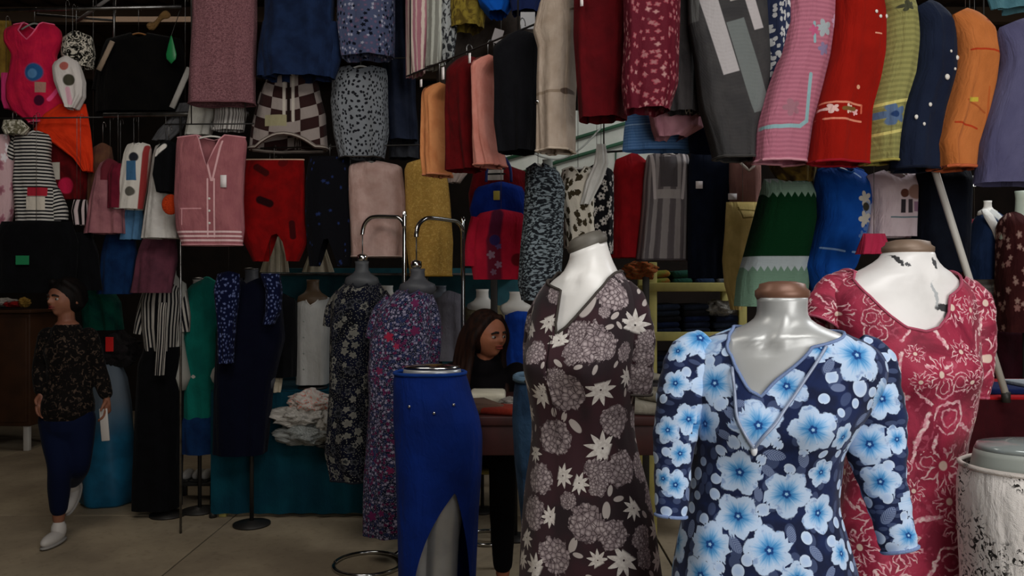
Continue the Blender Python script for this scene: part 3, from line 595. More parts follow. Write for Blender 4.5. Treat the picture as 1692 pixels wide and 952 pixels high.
garment('dress', 'burgundy sequined dress beside the charcoal poncho', 'dress', '-90 1040 1112; -60 1028 1124; 60 1032 1120; 140 1028 1118; 184 1034 1104', ('burgundy_sequin', scatter('#5e1424', [('#b98a86', '#7c3844'), ('#a06a6c', '#8a2c3c')], None, 42, 4, .55, .6), dict(rough=.6)), railE, depth=.075, e=.72, fold=.014, shoulder=.04, short='burgundy sequined dress')
garment('tunic', 'plain charcoal tunic between the burgundy dress and grey poncho', 'tunic', '-120 1104 1160; -80 1094 1170; 80 1098 1160; 186 1102 1156', ('charcoal', plain('#3c3838', '#302d2e')), d=3.02, depth=.05, fold=.015)
garment('blouse', 'leopard spotted blouse edge behind the grey poncho', 'blouse', '130 1124 1160; 160 1122 1160; 192 1126 1158', ('leopard_bw', spots('#b5aea2', '#15151a', 50, .3, .9)), d=3.1, depth=.04)
garment('skirt', 'folded pink skirt bulging over the blue jeans', 'skirt', '168 1078 1160; 190 1072 1162; 212 1076 1160; 229 1084 1130', ('pink_skirt', plain('#c08a94', '#a8727e')), d=3.16, depth=.07, fold=.015)
garment('jeans', 'light blue jeans waist hanging under the pink skirt', 'jeans', '184 1036 1150; 215 1032 1160; 250 1030 1158', ('blue_jeans', stripes(1, .012, .5, '#4a70a2', '#5c82b2', .004)), d=3.3, depth=.06, fold=.008, over=[('l', 1030, 209, 1080, 209, 1.5, '#8fb0d4')])
garment('jeans', 'dark navy jeans hanging under the grey poncho', 'jeans', '200 1140 1250; 230 1138 1252; 252 1140 1250', ('navy_jeans', plain('#1d2846', '#151d36')), d=3.22, depth=.06, fold=.008)
garment('poncho', 'charcoal grey poncho with slanting white and grey blocks', 'poncho', '-110 1160 1240; -60 1136 1262; 40 1138 1268; 100 1148 1272; 180 1158 1268; 190 1162 1258; 230 1174 1250; 262 1182 1248', ('grey_poncho', plain('#4a4848', '#403f40'), dict(knit=120)), railF, depth=.065, e=.68, fold=.009, shoulder=.05, short='charcoal block poncho', yaw=.0,
        over=[('b', 1149, -40, 1201, 128, 14, '#c4bebe'), ('b', 1207, 42, 1252, 188, 15, '#7c8280'), ('b', 1216, -40, 1246, 56, 8, '#c9c2c2'), ('b', 1200, -20, 1207, 10, 8, '#b9b4b0'), ('b', 1142, -20, 1140, 42, 9, '#6a6a68')], hemtrim=M('charcoal_hem', lambda: cloth('charcoal_hem', stripes(0, .01, .5, '#3a3938', '#55524f'))))
garment('blouse', 'navy and white dotted blouse edge behind the grey poncho', 'blouse', '-100 1256 1290; 0 1262 1298; 80 1264 1298; 160 1268 1294', ('navy_dots', spots('#2c3450', '#c8c8c8', 40, .3)), railF, depth=.065, e=.68, yaw=.6, fold=.009, short='navy dotted blouse')
def vest_pat(c1, c2): return plain(c1, c2, 5)
whi = '#e6dcd2'
garment('waistcoat', 'pink embroidered waistcoat with pale blue corner lines', 'waistcoat', '-70 1318 1372; -30 1300 1382; 40 1300 1378; 90 1290 1372; 150 1268 1358; 210 1252 1346; 268 1248 1336', ('pink_vest', stripes(1, .016, .5, '#bb7486', '#ac677a', .004)), railF, depth=.065, e=.68, yaw=.35, fold=.009, shoulder=.03, short='pink embroidered waistcoat', hemtrim=M('pink_vest_trim', lambda: cloth('pink_vest_trim', '#d494a2')),
        over=[('l', 1316, 130, 1312, 205, 4, '#8fb4b8'), ('l', 1312, 205, 1300, 214, 4, '#8fb4b8'), ('l', 1300, 214, 1254, 216, 4, '#8fb4b8'), ('f', 1335, 55, 16, '#a6b0b4'), ('f', 1362, 40, 13, '#c8a0b8'), ('f', 1336, 88, 12, '#8a7c9c'), ('f', 1285, 185, 16, '#a0707c'), ('l', 1318, 48, 1320, 78, 3, '#8fb4b8'), ('f', 1318, 60, 10, '#c05c80')])
garment('waistcoat', 'bright red waistcoat with pearly embroidered pocket band', 'waistcoat', '-60 1392 1446; -20 1382 1458; 40 1380 1460; 90 1374 1460; 140 1362 1452; 200 1346 1440; 270 1338 1434', ('red_vest', vest_pat('#9c180d', '#8c140b')), railF, depth=.065, e=.68, yaw=.3, fold=.009, shoulder=.03, neck=(.35, .12, 2), short='bright red waistcoat', hemtrim=M('red_vest_trim', lambda: cloth('red_vest_trim', '#a01826')), buttons=(whiteplastic, [(1432, 35, 3), (1446, 32, 4), (1424, 28, 3)]),
        over=[('l', 1352, 175, 1404, 180, 2, '#e08a70'), ('l', 1404, 180, 1404, 192, 2, '#d0644c'), ('l', 1348, 202, 1404, 206, 2, '#e08a70'), ('f', 1356, 186, 9, '#e8c0b8'), ('f', 1378, 187, 9, '#e8c8b8'), ('f', 1392, 191, 7, '#e8b0b0'), ('c', 1396, 151, 4, '#e0a080'), ('l', 1370, 187, 1390, 187, 4, '#7a5a30'), ('l', 1424, 62, 1436, 62, 1.5, '#e09a80')])
garment('waistcoat', 'lime yellow waistcoat with a blue blossom on its pocket', 'waistcoat', '-50 1452 1492; -10 1448 1500; 30 1462 1512; 80 1460 1516; 130 1452 1508; 180 1440 1498; 268 1436 1482', ('lime_vest', stripes(1, .02, .5, '#98945a', '#888450', .004)), railF, depth=.065, e=.68, yaw=.5, fold=.009, shoulder=.03, neck=(.4, .06, 2), short='lime yellow waistcoat', hemtrim=M('lime_trim', lambda: cloth('lime_trim', '#b0a656')),
        over=[('f', 1450, 195, 20, '#5a7090'), ('c', 1450, 195, 6, '#28406c'), ('l', 1440, 178, 1480, 168, 3, '#d8cc7c'), ('l', 1480, 150, 1480, 215, 2, '#c9bd6a'), ('l', 1440, 226, 1478, 216, 3, '#d8cc7c'), ('f', 1466, 20, 10, '#4a4a38')])
garment('waistcoat', 'dark navy waistcoat with scattered white studs', 'waistcoat', '0 1516 1556; 20 1508 1566; 60 1512 1572; 120 1508 1574; 180 1488 1556; 230 1478 1550; 280 1476 1546', ('navy_vest', vest_pat('#1c2438', '#161d30')), railF, depth=.065, e=.68, yaw=.35, fold=.009, shoulder=.03, short='dark navy waistcoat', buttons=(whiteplastic, [(1506, 181, 3.5), (1490, 200, 4), (1538, 134, 5), (1560, 100, 4), (1544, 92, 2.5), (1552, 120, 2.5), (1498, 212, 3)]), hemtrim=M('navy_vest_trim', lambda: cloth('navy_vest_trim', '#101626')))
garment('waistcoat', 'orange waistcoat with a red tie cord and patch pocket', 'waistcoat', '14 1576 1614; 24 1568 1628; 60 1574 1640; 95 1580 1644; 140 1572 1638; 190 1558 1628; 240 1540 1616; 278 1546 1606', ('orange_vest', vest_pat('#c4743e', '#b46834')), railF, depth=.065, e=.68, yaw=.35, fold=.009, shoulder=.03, short='orange waistcoat', hemtrim=(M('orange_trim', lambda: cloth('orange_trim', '#c0623c')), .006),
        over=[('l', 1580, 90, 1612, 90, 2, '#b23c1c'), ('l', 1612, 90, 1640, 98, 2, '#b23c1c'), ('l', 1622, 35, 1624, 76, 2.5, '#9a3416'), ('l', 1606, 40, 1624, 38, 2, '#9a3416'), ('l', 1555, 208, 1588, 218, 2, '#b23c1c'), ('l', 1606, 150, 1604, 205, 2, '#b45c2c'), ('l', 1570, 172, 1600, 192, 2, '#a8562a'), ('r', 1572, 1586, 168, 175, '#c8b040')])
garment('waistcoat', 'dusty purple waistcoat last on the nearest rail', 'waistcoat', '30 1650 1740; 60 1642 1760; 110 1650 1770; 180 1632 1770; 240 1614 1760; 305 1606 1750', ('purple_vest', vest_pat('#5a5876', '#4e4c6a')), railF, depth=.065, e=.68, yaw=.2, fold=.009, shoulder=.04, short='dusty purple waistcoat', buttons=(darkmetal, [(1665, 210, 4)]))
garment('awning_cloth', 'pale teal cloth hung above the orange waistcoat', 'cloth', '-80 1630 1780; -20 1628 1780; 16 1640 1780', ('teal_awning', plain('#5d8a94', '#4a7580')), d=3.2, depth=.03, fold=.02)
# --- white backing board with green wires
wb = thing('display_board', 'white backing board with green wire rails behind the beige top', 'board', P(940, 260, 4.75), -.12)
hz = z_of(260, 4.75)
for q in (-.46, .46): MB().box((q, .025, -hz / 2), (.04, .03, hz), 0, .003).build('board_post', darkmetal, wb)
MB().box((0, 0, 0), (1.05, .02, .56), 0, .004).build('panel', simple('board_white', '#eef2ea', .6, 0, '#e0e6dc'), wb)
for (z0, z1) in ((.0, .22), (-.11, .11)):
    MB().tube([(-.42, -.035, z0 - .02), (.52, -.035, z1 + .02)], .011, 8).build('wire', simple('green_wire', '#2f5e44', .5), wb)
for (x, z0, z1) in ((-.08, -.26, -.06), (.28, -.22, .02), (-.3, -.26, -.1)):
    MB().tube([(x, -.03, z0), (x, -.03, z1)], .005, 6).build('prong', simple('green_wire2', '#4e6a58', .5), wb)
pts = spline([(880, 248, 4.4), (892, 258, 4.4), (925, 263, 4.4), (960, 245, 4.42), (992, 212, 4.45)], 6)
tag(MB().tube([P(*p) for p in pts], .005, 6).build('cable', simple('white_cable', '#b9beb8', .5)), 'white cable sagging in front of the green wires', 'cable')
# --- lower rails
garment('shirt', 'maroon child shirt with striped white collar above the blue satchel', 'shirt', '268 800 850; 284 782 868; 320 774 872; 350 776 870', ('maroon_shirt', plain('#6e1018', '#560c12')), d=4.5, depth=.06, shoulder=.05, over=[('r', 806, 832, 262, 300, '#b8b0a8'), ('l', 804, 272, 834, 272, 2, '#222222'), ('l', 804, 281, 834, 281, 2, '#222222'), ('l', 804, 290, 834, 290, 2, '#222222')])
cap = thing('satchel', 'royal blue satchel with a yellow emblem above the red jacket', 'bag', P(824, 372, 4.38), 0)
shc = Shell('300 798 858; 316 784 866; 345 776 874; 372 780 870', 4.38, depth=.07, fold=.004, taper=.03, shoulder=.03); new_obj('bag_body', shc.mesh('bag_body'), cloth('satchel_blue', plain('#13318a', '#0f2670')), cap).location = Vector(shc.loc) - cap.location
MB().box((-.01, -.085, .155), (.035, .006, .05), 0, .002).build('emblem', simple('yellow_emblem', '#a89a3a', .6), cap)
MB().tube(spline([(-.07, 0, .24), (-.06, 0, .33), (.0, 0, .4), (.06, 0, .33), (.07, 0, .24)], 5), .008, 6).build('strap', simple('navy_strap', '#10205c', .8), cap)
garment('child_jacket', 'bright red child jacket with dark patterned zip panel', 'jacket', '346 800 856; 360 786 870; 400 780 870; 440 780 866; 462 784 862', ('child_red', plain('#c6203a', '#b01a34')), d=4.22, depth=.07, shoulder=.02, fold=.012, over=[('l', 822, 356, 816, 400, 13, '#571a34'), ('l', 816, 400, 818, 458, 15, '#6a1c30'), ('f', 812, 422, 8, '#8a6c7c'), ('f', 824, 438, 7, '#8c6a80'), ('f', 816, 450, 6, '#7c5a70'), ('f', 824, 408, 6, '#5c4878'), ('c', 818, 398, 10, '#34285c'), ('c', 855, 430, 12, '#6e141e')],
        sleeves=[[(790, 360, 12), (782, 400, 13), (780, 440, 12)], [(864, 362, 12), (868, 400, 13), (866, 440, 12)]])
garment('tunic_dress', 'grey and black ripple textured dress on a dark form', 'dress', '268 876 902; 284 868 924; 310 868 934; 360 866 932; 420 860 930; 470 856 926; 496 862 916', ('ripple', lambda n, uv: scribble('#1e2126', '#7e8a90', 60, .53, .06, .6)(n, n.mapping(uv, (.75, 1.7, 1)))), d=3.6, depth=.1, fold=.016, shoulder=.03, neck=(.4, .04, 2), trim=M('ripple_trim', lambda: cloth('ripple_trim', '#3a3e44')))
def half_form(name, label, px, ytop, ybot, d, w, mat, capmat=None, yaw=0, group='half mannequins at the stalls', foot=None):
    """neck and shoulders of a dress form whose lower end hides inside its garment"""
    r = w / F * d; H = (ybot - ytop) / F * d; t = thing('dress_form', label, 'mannequin', P(px, ybot, d), yaw, group)
    m = MB(); m.lathe([(r * 1.9, 0), (r * 2.4, H * .25), (r * 2.2, H * .42), (r * 1.3, H * .55), (r * .95, H * .68), (r * .9, H * .88), (r * .98, H)], sy=.62); m.build('neck', mat, t)
    if foot is not None: MB().tube([(0, 0, .02), (0, 0, foot - t.location.z + .02)], .012, 8).build('stand_pole', darkmetal, t); MB().lathe([(.1, 0), (.1, .012), (.02, .022)], (0, 0, foot - t.location.z), n=20).build('stand_base', darkmetal, t)
    if capmat: MB().lathe([(r * .98, 0), (r * 1.02, H * .06), (r * .4, H * .13), (.001, H * .14)], (0, 0, H), sy=.65).build('neck_cap', capmat, t)
    return t
half_form('dress_form', 'grey neck form inside the ripple textured dress', 905, 264, 300, 3.6, 9, greyplastic, foot=0)
garment('cropped_blouse', 'cream blouse with brown animal spots behind the white neck', 'blouse', '274 932 978; 286 928 984; 320 922 982; 360 930 982; 410 934 984', ('cream_spots', spots('#d4ccbc', '#3d3424', 26, .3, .8, .8)), d=3.72, depth=.08, fold=.012, shoulder=.02, neck=(.45, .05, 1), trim=M('cream_trim', lambda: cloth('cream_trim', '#c9c2b2')))
garment('cropped_blouse', 'black and white flowered blouse behind the cream spotted one', 'blouse', '270 968 1004; 286 966 1014; 340 968 1014; 420 966 1012', ('bw_flower', scatter('#16161a', [('#d0cac4', '#a8a29c')], '#2a2a2a', 24, 5, .5, .9)), d=3.85, depth=.07, fold=.012, shoulder=.03)
garment('dress', 'plain red straight dress beside the silver striped pinafore', 'dress', '252 1030 1064; 266 1016 1070; 330 1012 1068; 426 1010 1062', ('plain_red', plain('#a31820', '#8a141c')), railG, depth=.08, fold=.01, shoulder=.04, yaw=.3, short='plain red dress')
garment('pinafore', 'silver grey pleated pinafore with pale waist band', 'dress', '250 1074 1136; 262 1068 1138; 300 1064 1138; 340 1062 1138; 430 1052 1138', ('silver_pleat', stripes(0, .06, .5, '#6e6668', '#a29a98', .01), dict(rough=.5)), railG, depth=.09, fold=.014, fk=9, shoulder=.02, neck=(.5, .03, 3), short='silver pleated pinafore', hemtrim=M('pleat_hem', lambda: cloth('pleat_hem', '#5a5254')), over=[('r', 1080, 1118, 316, 331, '#b4aca8'), ('r', 1086, 1114, 262, 312, '#5a5456'), ('l', 1075, 258, 1078, 330, 3, '#d2c8c6'), ('l', 1128, 258, 1122, 330, 3, '#d2c8c6')])
garment('trousers', 'dark navy trousers with a white price sticker', 'trousers', '250 1142 1206; 270 1138 1208; 360 1138 1202; 460 1138 1200', ('navy_trousers', plain('#141b2c', '#0f1524')), railG, depth=.07, fold=.01, short='navy trousers with a sticker', tagat=[(1149, 309, 11, 12)])
garment('camisole', 'dusty rose camisole with pale straps beside the navy trousers', 'camisole', '256 1212 1254; 268 1206 1256; 300 1206 1256; 336 1208 1254', ('dusty_rose', plain('#9a7068', '#8a625c')), railG, depth=.07, fold=.01, neck=(.7, .09, 2), short='dusty rose camisole', trim=(M('pale_strap', lambda: cloth('pale_strap', '#cfc4b8')), .007), tagat=(1203, 328, 14, 10))
garment('trousers', 'pale yellow trousers hanging beside the green knit', 'trousers', '334 1200 1254; 380 1198 1254; 430 1194 1248; 470 1198 1236; 512 1210 1222', ('pale_yellow', plain('#e6cc84', '#d2b870')), d=3.9, depth=.06, fold=.01, over=[('l', 1216, 344, 1222, 362, 1.5, '#8a743a'), ('l', 1222, 362, 1246, 360, 1.5, '#8a743a'), ('l', 1216, 348, 1250, 350, 1.5, '#8a743a')])
garment('blouse', 'brown and gold draped blouse above the green knit', 'blouse', '246 1272 1342; 262 1268 1346; 280 1274 1346; 302 1290 1340', ('brown_gold', scribble('#6e5a26', '#3a2c1a', 14, .5, .1)), railG2, depth=.06, fold=.02, short='brown and gold draped blouse')
def zig(n, uv):
    x, y, _ = n.sep(n.coord('Object')); d = 3.3; H = lambda py: (506 - py) / F * d
    tri = n.math('ABSOLUTE', n.math('SUBTRACT', frac(n, n.math('DIVIDE', x, .028)), .5)); tri = n.math('MULTIPLY', tri, .045)
    yy = n.math('ADD', y, 0) if False else n.sep(n.coord('Object'))[2]
    zz = n.math('ADD', yy, tri); c = n.mix(n.step(zz, H(440), H(438)), '#7a9c86', '#c3cfd2'); c = n.mix(n.step(yy, H(424), H(422)), c, '#0c3a1e'); 
    c = n.mix(n.step(zz, H(318), H(316)), c, '#8fae98'); return n.mix(n.step(n.math('SUBTRACT', yy, tri), H(302), H(300)), c, '#b9c4c0')
garment('knit_skirt', 'dark green knit skirt with white zigzag bands', 'skirt', '296 1262 1340; 320 1258 1346; 360 1248 1348; 420 1232 1340; 460 1220 1336; 506 1216 1330', ('green_zig', zig, dict(knit=80)), railG2, depth=.1, fold=.01, short='green zigzag knit skirt', hang=False)
garment('waistcoat', 'royal blue waistcoat with pale embroidered flowers down one side', 'waistcoat', '274 1352 1424; 290 1346 1434; 320 1348 1438; 360 1350 1436; 400 1340 1424; 440 1330 1410; 482 1344 1372', ('royal_vest', plain('#1450a8', '#0f4496')), railG2, depth=.1, yaw=.15, fold=.008, shoulder=.02, neck=(.4, .04, 2), short='royal blue waistcoat', trim=M('royal_trim', lambda: cloth('royal_trim', '#2c68c0')), hemtrim=M('royal_trim', None),
        over=[('f', 1408, 332, 14, '#c8c4b8'), ('f', 1416, 348, 14, '#9aa6c0'), ('f', 1408, 365, 15, '#c4c0b4'), ('c', 1410, 345, 8, '#3c3a30'), ('f', 1418, 380, 12, '#5a78b0'), ('f', 1406, 392, 10, '#5c7cb4'), ('l', 1342, 411, 1372, 417, 2, '#8ab0e0'), ('l', 1386, 418, 1410, 419, 2, '#8ab0e0'), ('l', 1386, 282, 1402, 297, 2, '#a0c0e8')])
garment('t_shirt', 'pale pink shirt printed with two brown heads and black bars', 'shirt', '278 1434 1518; 292 1432 1524; 330 1440 1522; 392 1432 1516', ('pale_pink_tee', plain('#e8d6dc', '#d8c4ca')), railG2, depth=.07, fold=.014, shoulder=.03, neck=(.4, .05, 2), short='pale pink printed shirt',
        over=[('r', 1476, 1484, 332, 354, '#39343a'), ('r', 1488, 1494, 332, 354, '#4a4248'), ('c', 1482, 322, 8, '#6a4238'), ('c', 1500, 320, 14, '#a07c70'), ('r', 1496, 1512, 336, 352, '#a07c94'), ('l', 1460, 361, 1516, 361, 1.5, '#6e8890')])
garment('shirt', 'crimson folded cloth corner under the pale pink shirt', 'cloth', '386 1426 1462; 402 1422 1466; 420 1418 1458', ('crimson_cloth', plain('#b02c4a')), d=3.0, depth=.03)
garment('trousers', 'black navy trousers behind the white pole', 'trousers', '270 1518 1600; 300 1516 1604; 380 1512 1600; 450 1512 1596', ('blacknavy', plain('#151a26', '#10141e')), railG2, depth=.07, fold=.012, short='black navy trousers')

garment('scarf', 'white scarf end between the cream spotted and the flowered blouse', 'scarf', '238 986 1000; 270 982 1005; 300 968 994; 338 960 974', ('white_scarf', plain('#e2e0da', '#cfcdc6')), d=3.64, depth=.02)
garment('scarf', 'pale cloth corner under the dark red sleeveless top', 'cloth', '268 756 778; 288 738 772; 302 742 760', ('pale_corner', plain('#b9a8a0', '#a08e86')), d=4.52, depth=.03)
lampt = thing('tube_lamp', 'small bright tube lamp glowing far off beneath the purple waistcoat', 'lamp', P(1612, 302, 7.0)); em = NT('lamp_glow', .5); em.b.inputs['Emission Color'].default_value = (1, .98, .94, 1); em.b.inputs['Emission Strength'].default_value = 4
MB().box((0, 0, 0), (.1, .06, .06), 0, .015).build('glowing_tube', em.done('#ffffff'), lampt); MB().box((0, 0, .045), (.12, .08, .03), 0, .004).build('housing', steel, lampt); MB().tube([(0, 0, .05), (0, 0, 4.19 - lampt.location.z)], .004, 5).build('suspension_wire', darkmetal, lampt)
# ================================================================ foreground dress forms and their printed dresses
def print_on(objs, elems, fill, seed, bg_gap=1.0):
    """prints flowers on the cloth: every face stores its position in the frame of the flower that covers it.
    elems: (px, py, radius px, kind[, turn]) points of the photograph carried onto the cloth; fill: (kind, radius m, how many)"""
    rnd = random.Random(seed); bpy.context.view_layer.update()
    Vw = []; Fw = []; own = []
    for o in objs:
        Mw = o.parent.matrix_world @ o.matrix_basis if o.parent else o.matrix_world
        k = len(Vw); Vw += [Mw @ v.co for v in o.data.vertices]; Fw += [[i + k for i in p.vertices] for p in o.data.polygons]; own += [o] * len(o.data.polygons)
    bvh = BVHTree.FromPolygons(Vw, Fw)
    E = []                                   # centre, t1, t2, radius, kind, random
    def frame(c, nrm, turn):
        nrm = nrm.normalized(); t1 = Vector((0, 0, 1)).cross(nrm)
        t1 = t1.normalized() if t1.length > 1e-3 else Vector((1, 0, 0)); t2 = nrm.cross(t1)
        return t1 * math.cos(turn) + t2 * math.sin(turn), t2 * math.cos(turn) - t1 * math.sin(turn), nrm
    for e in elems:
        o = Vector((0, 0, EYE)); dr = Vector(((e[0] - 846) / F, 1, -(e[1] - 476) / F)).normalized()
        hit, nrm, idx, dist = bvh.ray_cast(o, dr)
        if hit is None: continue
        if nrm.dot(dr) > 0: nrm = -nrm
        E.append((hit, *frame(hit, nrm, e[4] if len(e) > 4 else rnd.uniform(0, 6.28)), e[2] / F * hit.y, e[3], rnd.random()))
    ctr = [sum((Vw[i] for i in f), Vector()) / len(f) for f in Fw]
    for kind, rad, count in fill:
        tries = 0; made = 0
        while made < count and tries < count * 30:
            tries += 1; i = rnd.randrange(len(ctr)); c = ctr[i]; r = rad * rnd.uniform(.8, 1.15)
            if any((c - q[0]).length < (r + q[4]) * bg_gap for q in E): continue
            f = Fw[i]; nrm = (Vw[f[1]] - Vw[f[0]]).cross(Vw[f[2]] - Vw[f[0]])
            if nrm.length < 1e-9: continue
            E.append((c, *frame(c, nrm, rnd.uniform(0, 6.28)), r, kind, rnd.random())); made += 1
    C = np.array([e[0] for e in E]); T1 = np.array([e[1] for e in E]); T2 = np.array([e[2] for e in E]); N_ = np.array([e[3] for e in E]); R = np.array([e[4] for e in E]); K = np.array([e[5] for e in E]); Q = np.array([e[6] for e in E])
    base = 0
    for o in objs:
        me = o.data; nv = len(me.vertices); W = np.array(Vw[base:base + nv]); base += nv
        li = np.empty(len(me.loops), dtype=np.int32); me.loops.foreach_get('vertex_index', li)
        ls = np.empty(len(me.polygons), dtype=np.int32); me.polygons.foreach_get('loop_start', ls); lt = np.empty(len(me.polygons), dtype=np.int32); me.polygons.foreach_get('loop_total', lt)
        fc = np.add.reduceat(W[li], ls, axis=0) / lt[:, None]
        best = np.full(len(fc), 9.); bi = np.zeros(len(fc), dtype=int)
        for k in range(len(E)):
            dv = fc - C[k]; q = np.linalg.norm(dv, axis=1) / R[k]
            m = q < best; best[m] = q[m]; bi[m] = k
        fi = np.repeat(np.arange(len(fc)), lt); kk = bi[fi]; dv = W[li] - C[kk]
        fl = np.stack([(dv * T1[kk]).sum(1) / R[kk], (dv * T2[kk]).sum(1) / R[kk], Q[kk]], 1)
        fk = np.where(best[fi] < 1.6, K[kk], 0).astype(np.float32)
        a = me.attributes.new('fl', 'FLOAT_VECTOR', 'CORNER'); a.data.foreach_set('vector', fl.astype(np.float32).ravel())
        b = me.attributes.new('fk', 'FLOAT', 'CORNER'); b.data.foreach_set('value', fk)
def print_base(name, rough=.85, sheen=.15, spec=.25):
    n = NT(name, rough, 0, spec, sheen); v = n.attr('fl').outputs['Vector']; k = n.attr('fk').outputs['Fac']; x, y, q = n.sep(v)
    r = n.vm('LENGTH', n.comb(x, y)); a = n.math('ARCTAN2', y, x); p = n.comb(x, y, n.math('MULTIPLY', q, 20))
    isk = lambda i: n.math('COMPARE', k, float(i), .3)
    return n, x, y, q, r, a, p, isk
def fan(n, x, y, r, a, num, w, lo=.06):
    """pointed leaves radiating from the centre: 0..1 inside a leaf"""
    s = 2 * math.pi / num; aa = n.math('SUBTRACT', n.math('MULTIPLY', frac(n, n.math('DIVIDE', a, s)), s), s / 2)
    across = n.math('MULTIPLY', r, n.math('ABSOLUTE', aa))
    prof = n.math('MULTIPLY', n.math('MULTIPLY', n.math('SQRT', n.math('MAXIMUM', n.math('SUBTRACT', r, lo), 0.)), n.math('MAXIMUM', n.math('SUBTRACT', 1., r), 0.)), w * 1.15)
    return n.math('SUBTRACT', prof, across)
def blue_print():
    n, x, y, q, r, a, p, isk = print_base('blue_flower_jersey')
    at = n.math('ADD', a, n.math('MULTIPLY', q, 6.28))
    nz = n.noise(p, 3.0, 3); R = n.math('ADD', n.math('MULTIPLY_ADD', n.math('ABSOLUTE', n.math('SINE', n.math('MULTIPLY', at, 2.5))), .26, .68), n.math('MULTIPLY', n.math('SUBTRACT', nz, .5), .34))
    t = n.math('DIVIDE', r, R); st = n.noise(n.comb(n.math('MULTIPLY', n.math('SINE', at), 6.), n.math('MULTIPLY', n.math('COSINE', at), 6.), r), 1.6, 2)
    tt = n.math('ADD', t, n.math('MULTIPLY', n.math('SUBTRACT', st, .5), .5))
    col = n.mix(n.step(tt, .12, .3), '#2a6cae', '#4c95cf'); col = n.mix(n.step(tt, .28, .52), col, '#8fbce6'); col = n.mix(n.step(tt, .45, .75), col, '#bed4f0')
    col = n.mix(n.math('MULTIPLY', n.step(nz, .55, .66), n.step(t, .6, .75)), col, '#8fa9d2')
    ring = n.math('MULTIPLY', n.step(t, .2, .15), n.step(t, .07, .1)); col = n.mix(ring, col, '#123f80'); col = n.mix(n.step(t, .08, .05), col, '#9cc8ea')
    bgn = n.noise(n.coord('Object'), 18, 3); bg = n.mix(n.step(bgn, .4, .62), '#101a39', '#172650')
    # faint grey blossoms in the ground colour
    gv = n.voro(n.coord('UV'), 24); bg = n.mix(n.math('MULTIPLY', n.step(gv.outputs['Distance'], .33, .26), .45), bg, '#56668e')
    out = n.mix(n.math('MULTIPLY', isk(1), n.step(t, 1., .93)), bg, col)
    out = n.mix(n.math('MULTIPLY', isk(2), n.step(n.vm('LENGTH', n.comb(n.math('MULTIPLY', x, 1.15), y)), .95, .85)), out, n.mix(n.step(r, .2, .9), '#b0c8ea', '#c6d8f0'))
    lr = n.vm('LENGTH', n.comb(x, n.math('MULTIPLY', y, 1.9))); vein = n.math('ABSOLUTE', n.math('SINE', n.math('MULTIPLY', n.math('ADD', x, n.math('ABSOLUTE', y)), 14)))
    out = n.mix(n.math('MULTIPLY', isk(3), n.step(lr, 1., .9)), out, n.mix(n.step(vein, .3, .6), '#8c9cbc', '#55648a'))
    n.bump(n.noise(n.coord('UV'), 480, 2), .2, .002); return n.done(out)
def brown_print():
    n, x, y, q, r, a, p, isk = print_base('brown_chrysanthemum_jersey')
    nz = n.noise(p, 2.6, 3); t = n.math('ADD', r, n.math('MULTIPLY', n.math('SUBTRACT', nz, .5), .9))
    ce = n.voro(p, 4.2, dims='3D'); ed = n.voro(p, 4.2, 'DISTANCE_TO_EDGE', dims='3D').outputs['Distance']
    col = n.mix(n.step(ed, .02, .09), '#4c3f42', n.mix(n.step(ce.outputs['Distance'], .1, .6), '#b8aaaa', '#8a7c7e'))
    bg = n.mix(n.step(n.noise(n.coord('Object'), 6, 3), .42, .62), '#2b2024', '#3c2329')
    out = n.mix(n.math('MULTIPLY', isk(1), n.step(t, .96, .88)), bg, col)
    f = fan(n, x, y, r, a, 9, .42); wh = n.mix(n.step(n.noise(p, 5, 2), .4, .6), '#cdc5be', '#e0dad3')
    out = n.mix(n.math('MULTIPLY', isk(2), n.math('MULTIPLY', n.step(f, 0, .015), n.step(y, -.5, -.35))), out, wh)
    lr = n.vm('LENGTH', n.comb(x, n.math('MULTIPLY', y, 2.1))); out = n.mix(n.math('MULTIPLY', isk(3), n.step(lr, 1., .85)), out, '#b9afaa')
    n.bump(n.noise(n.coord('UV'), 480, 2), .2, .002); return n.done(out)
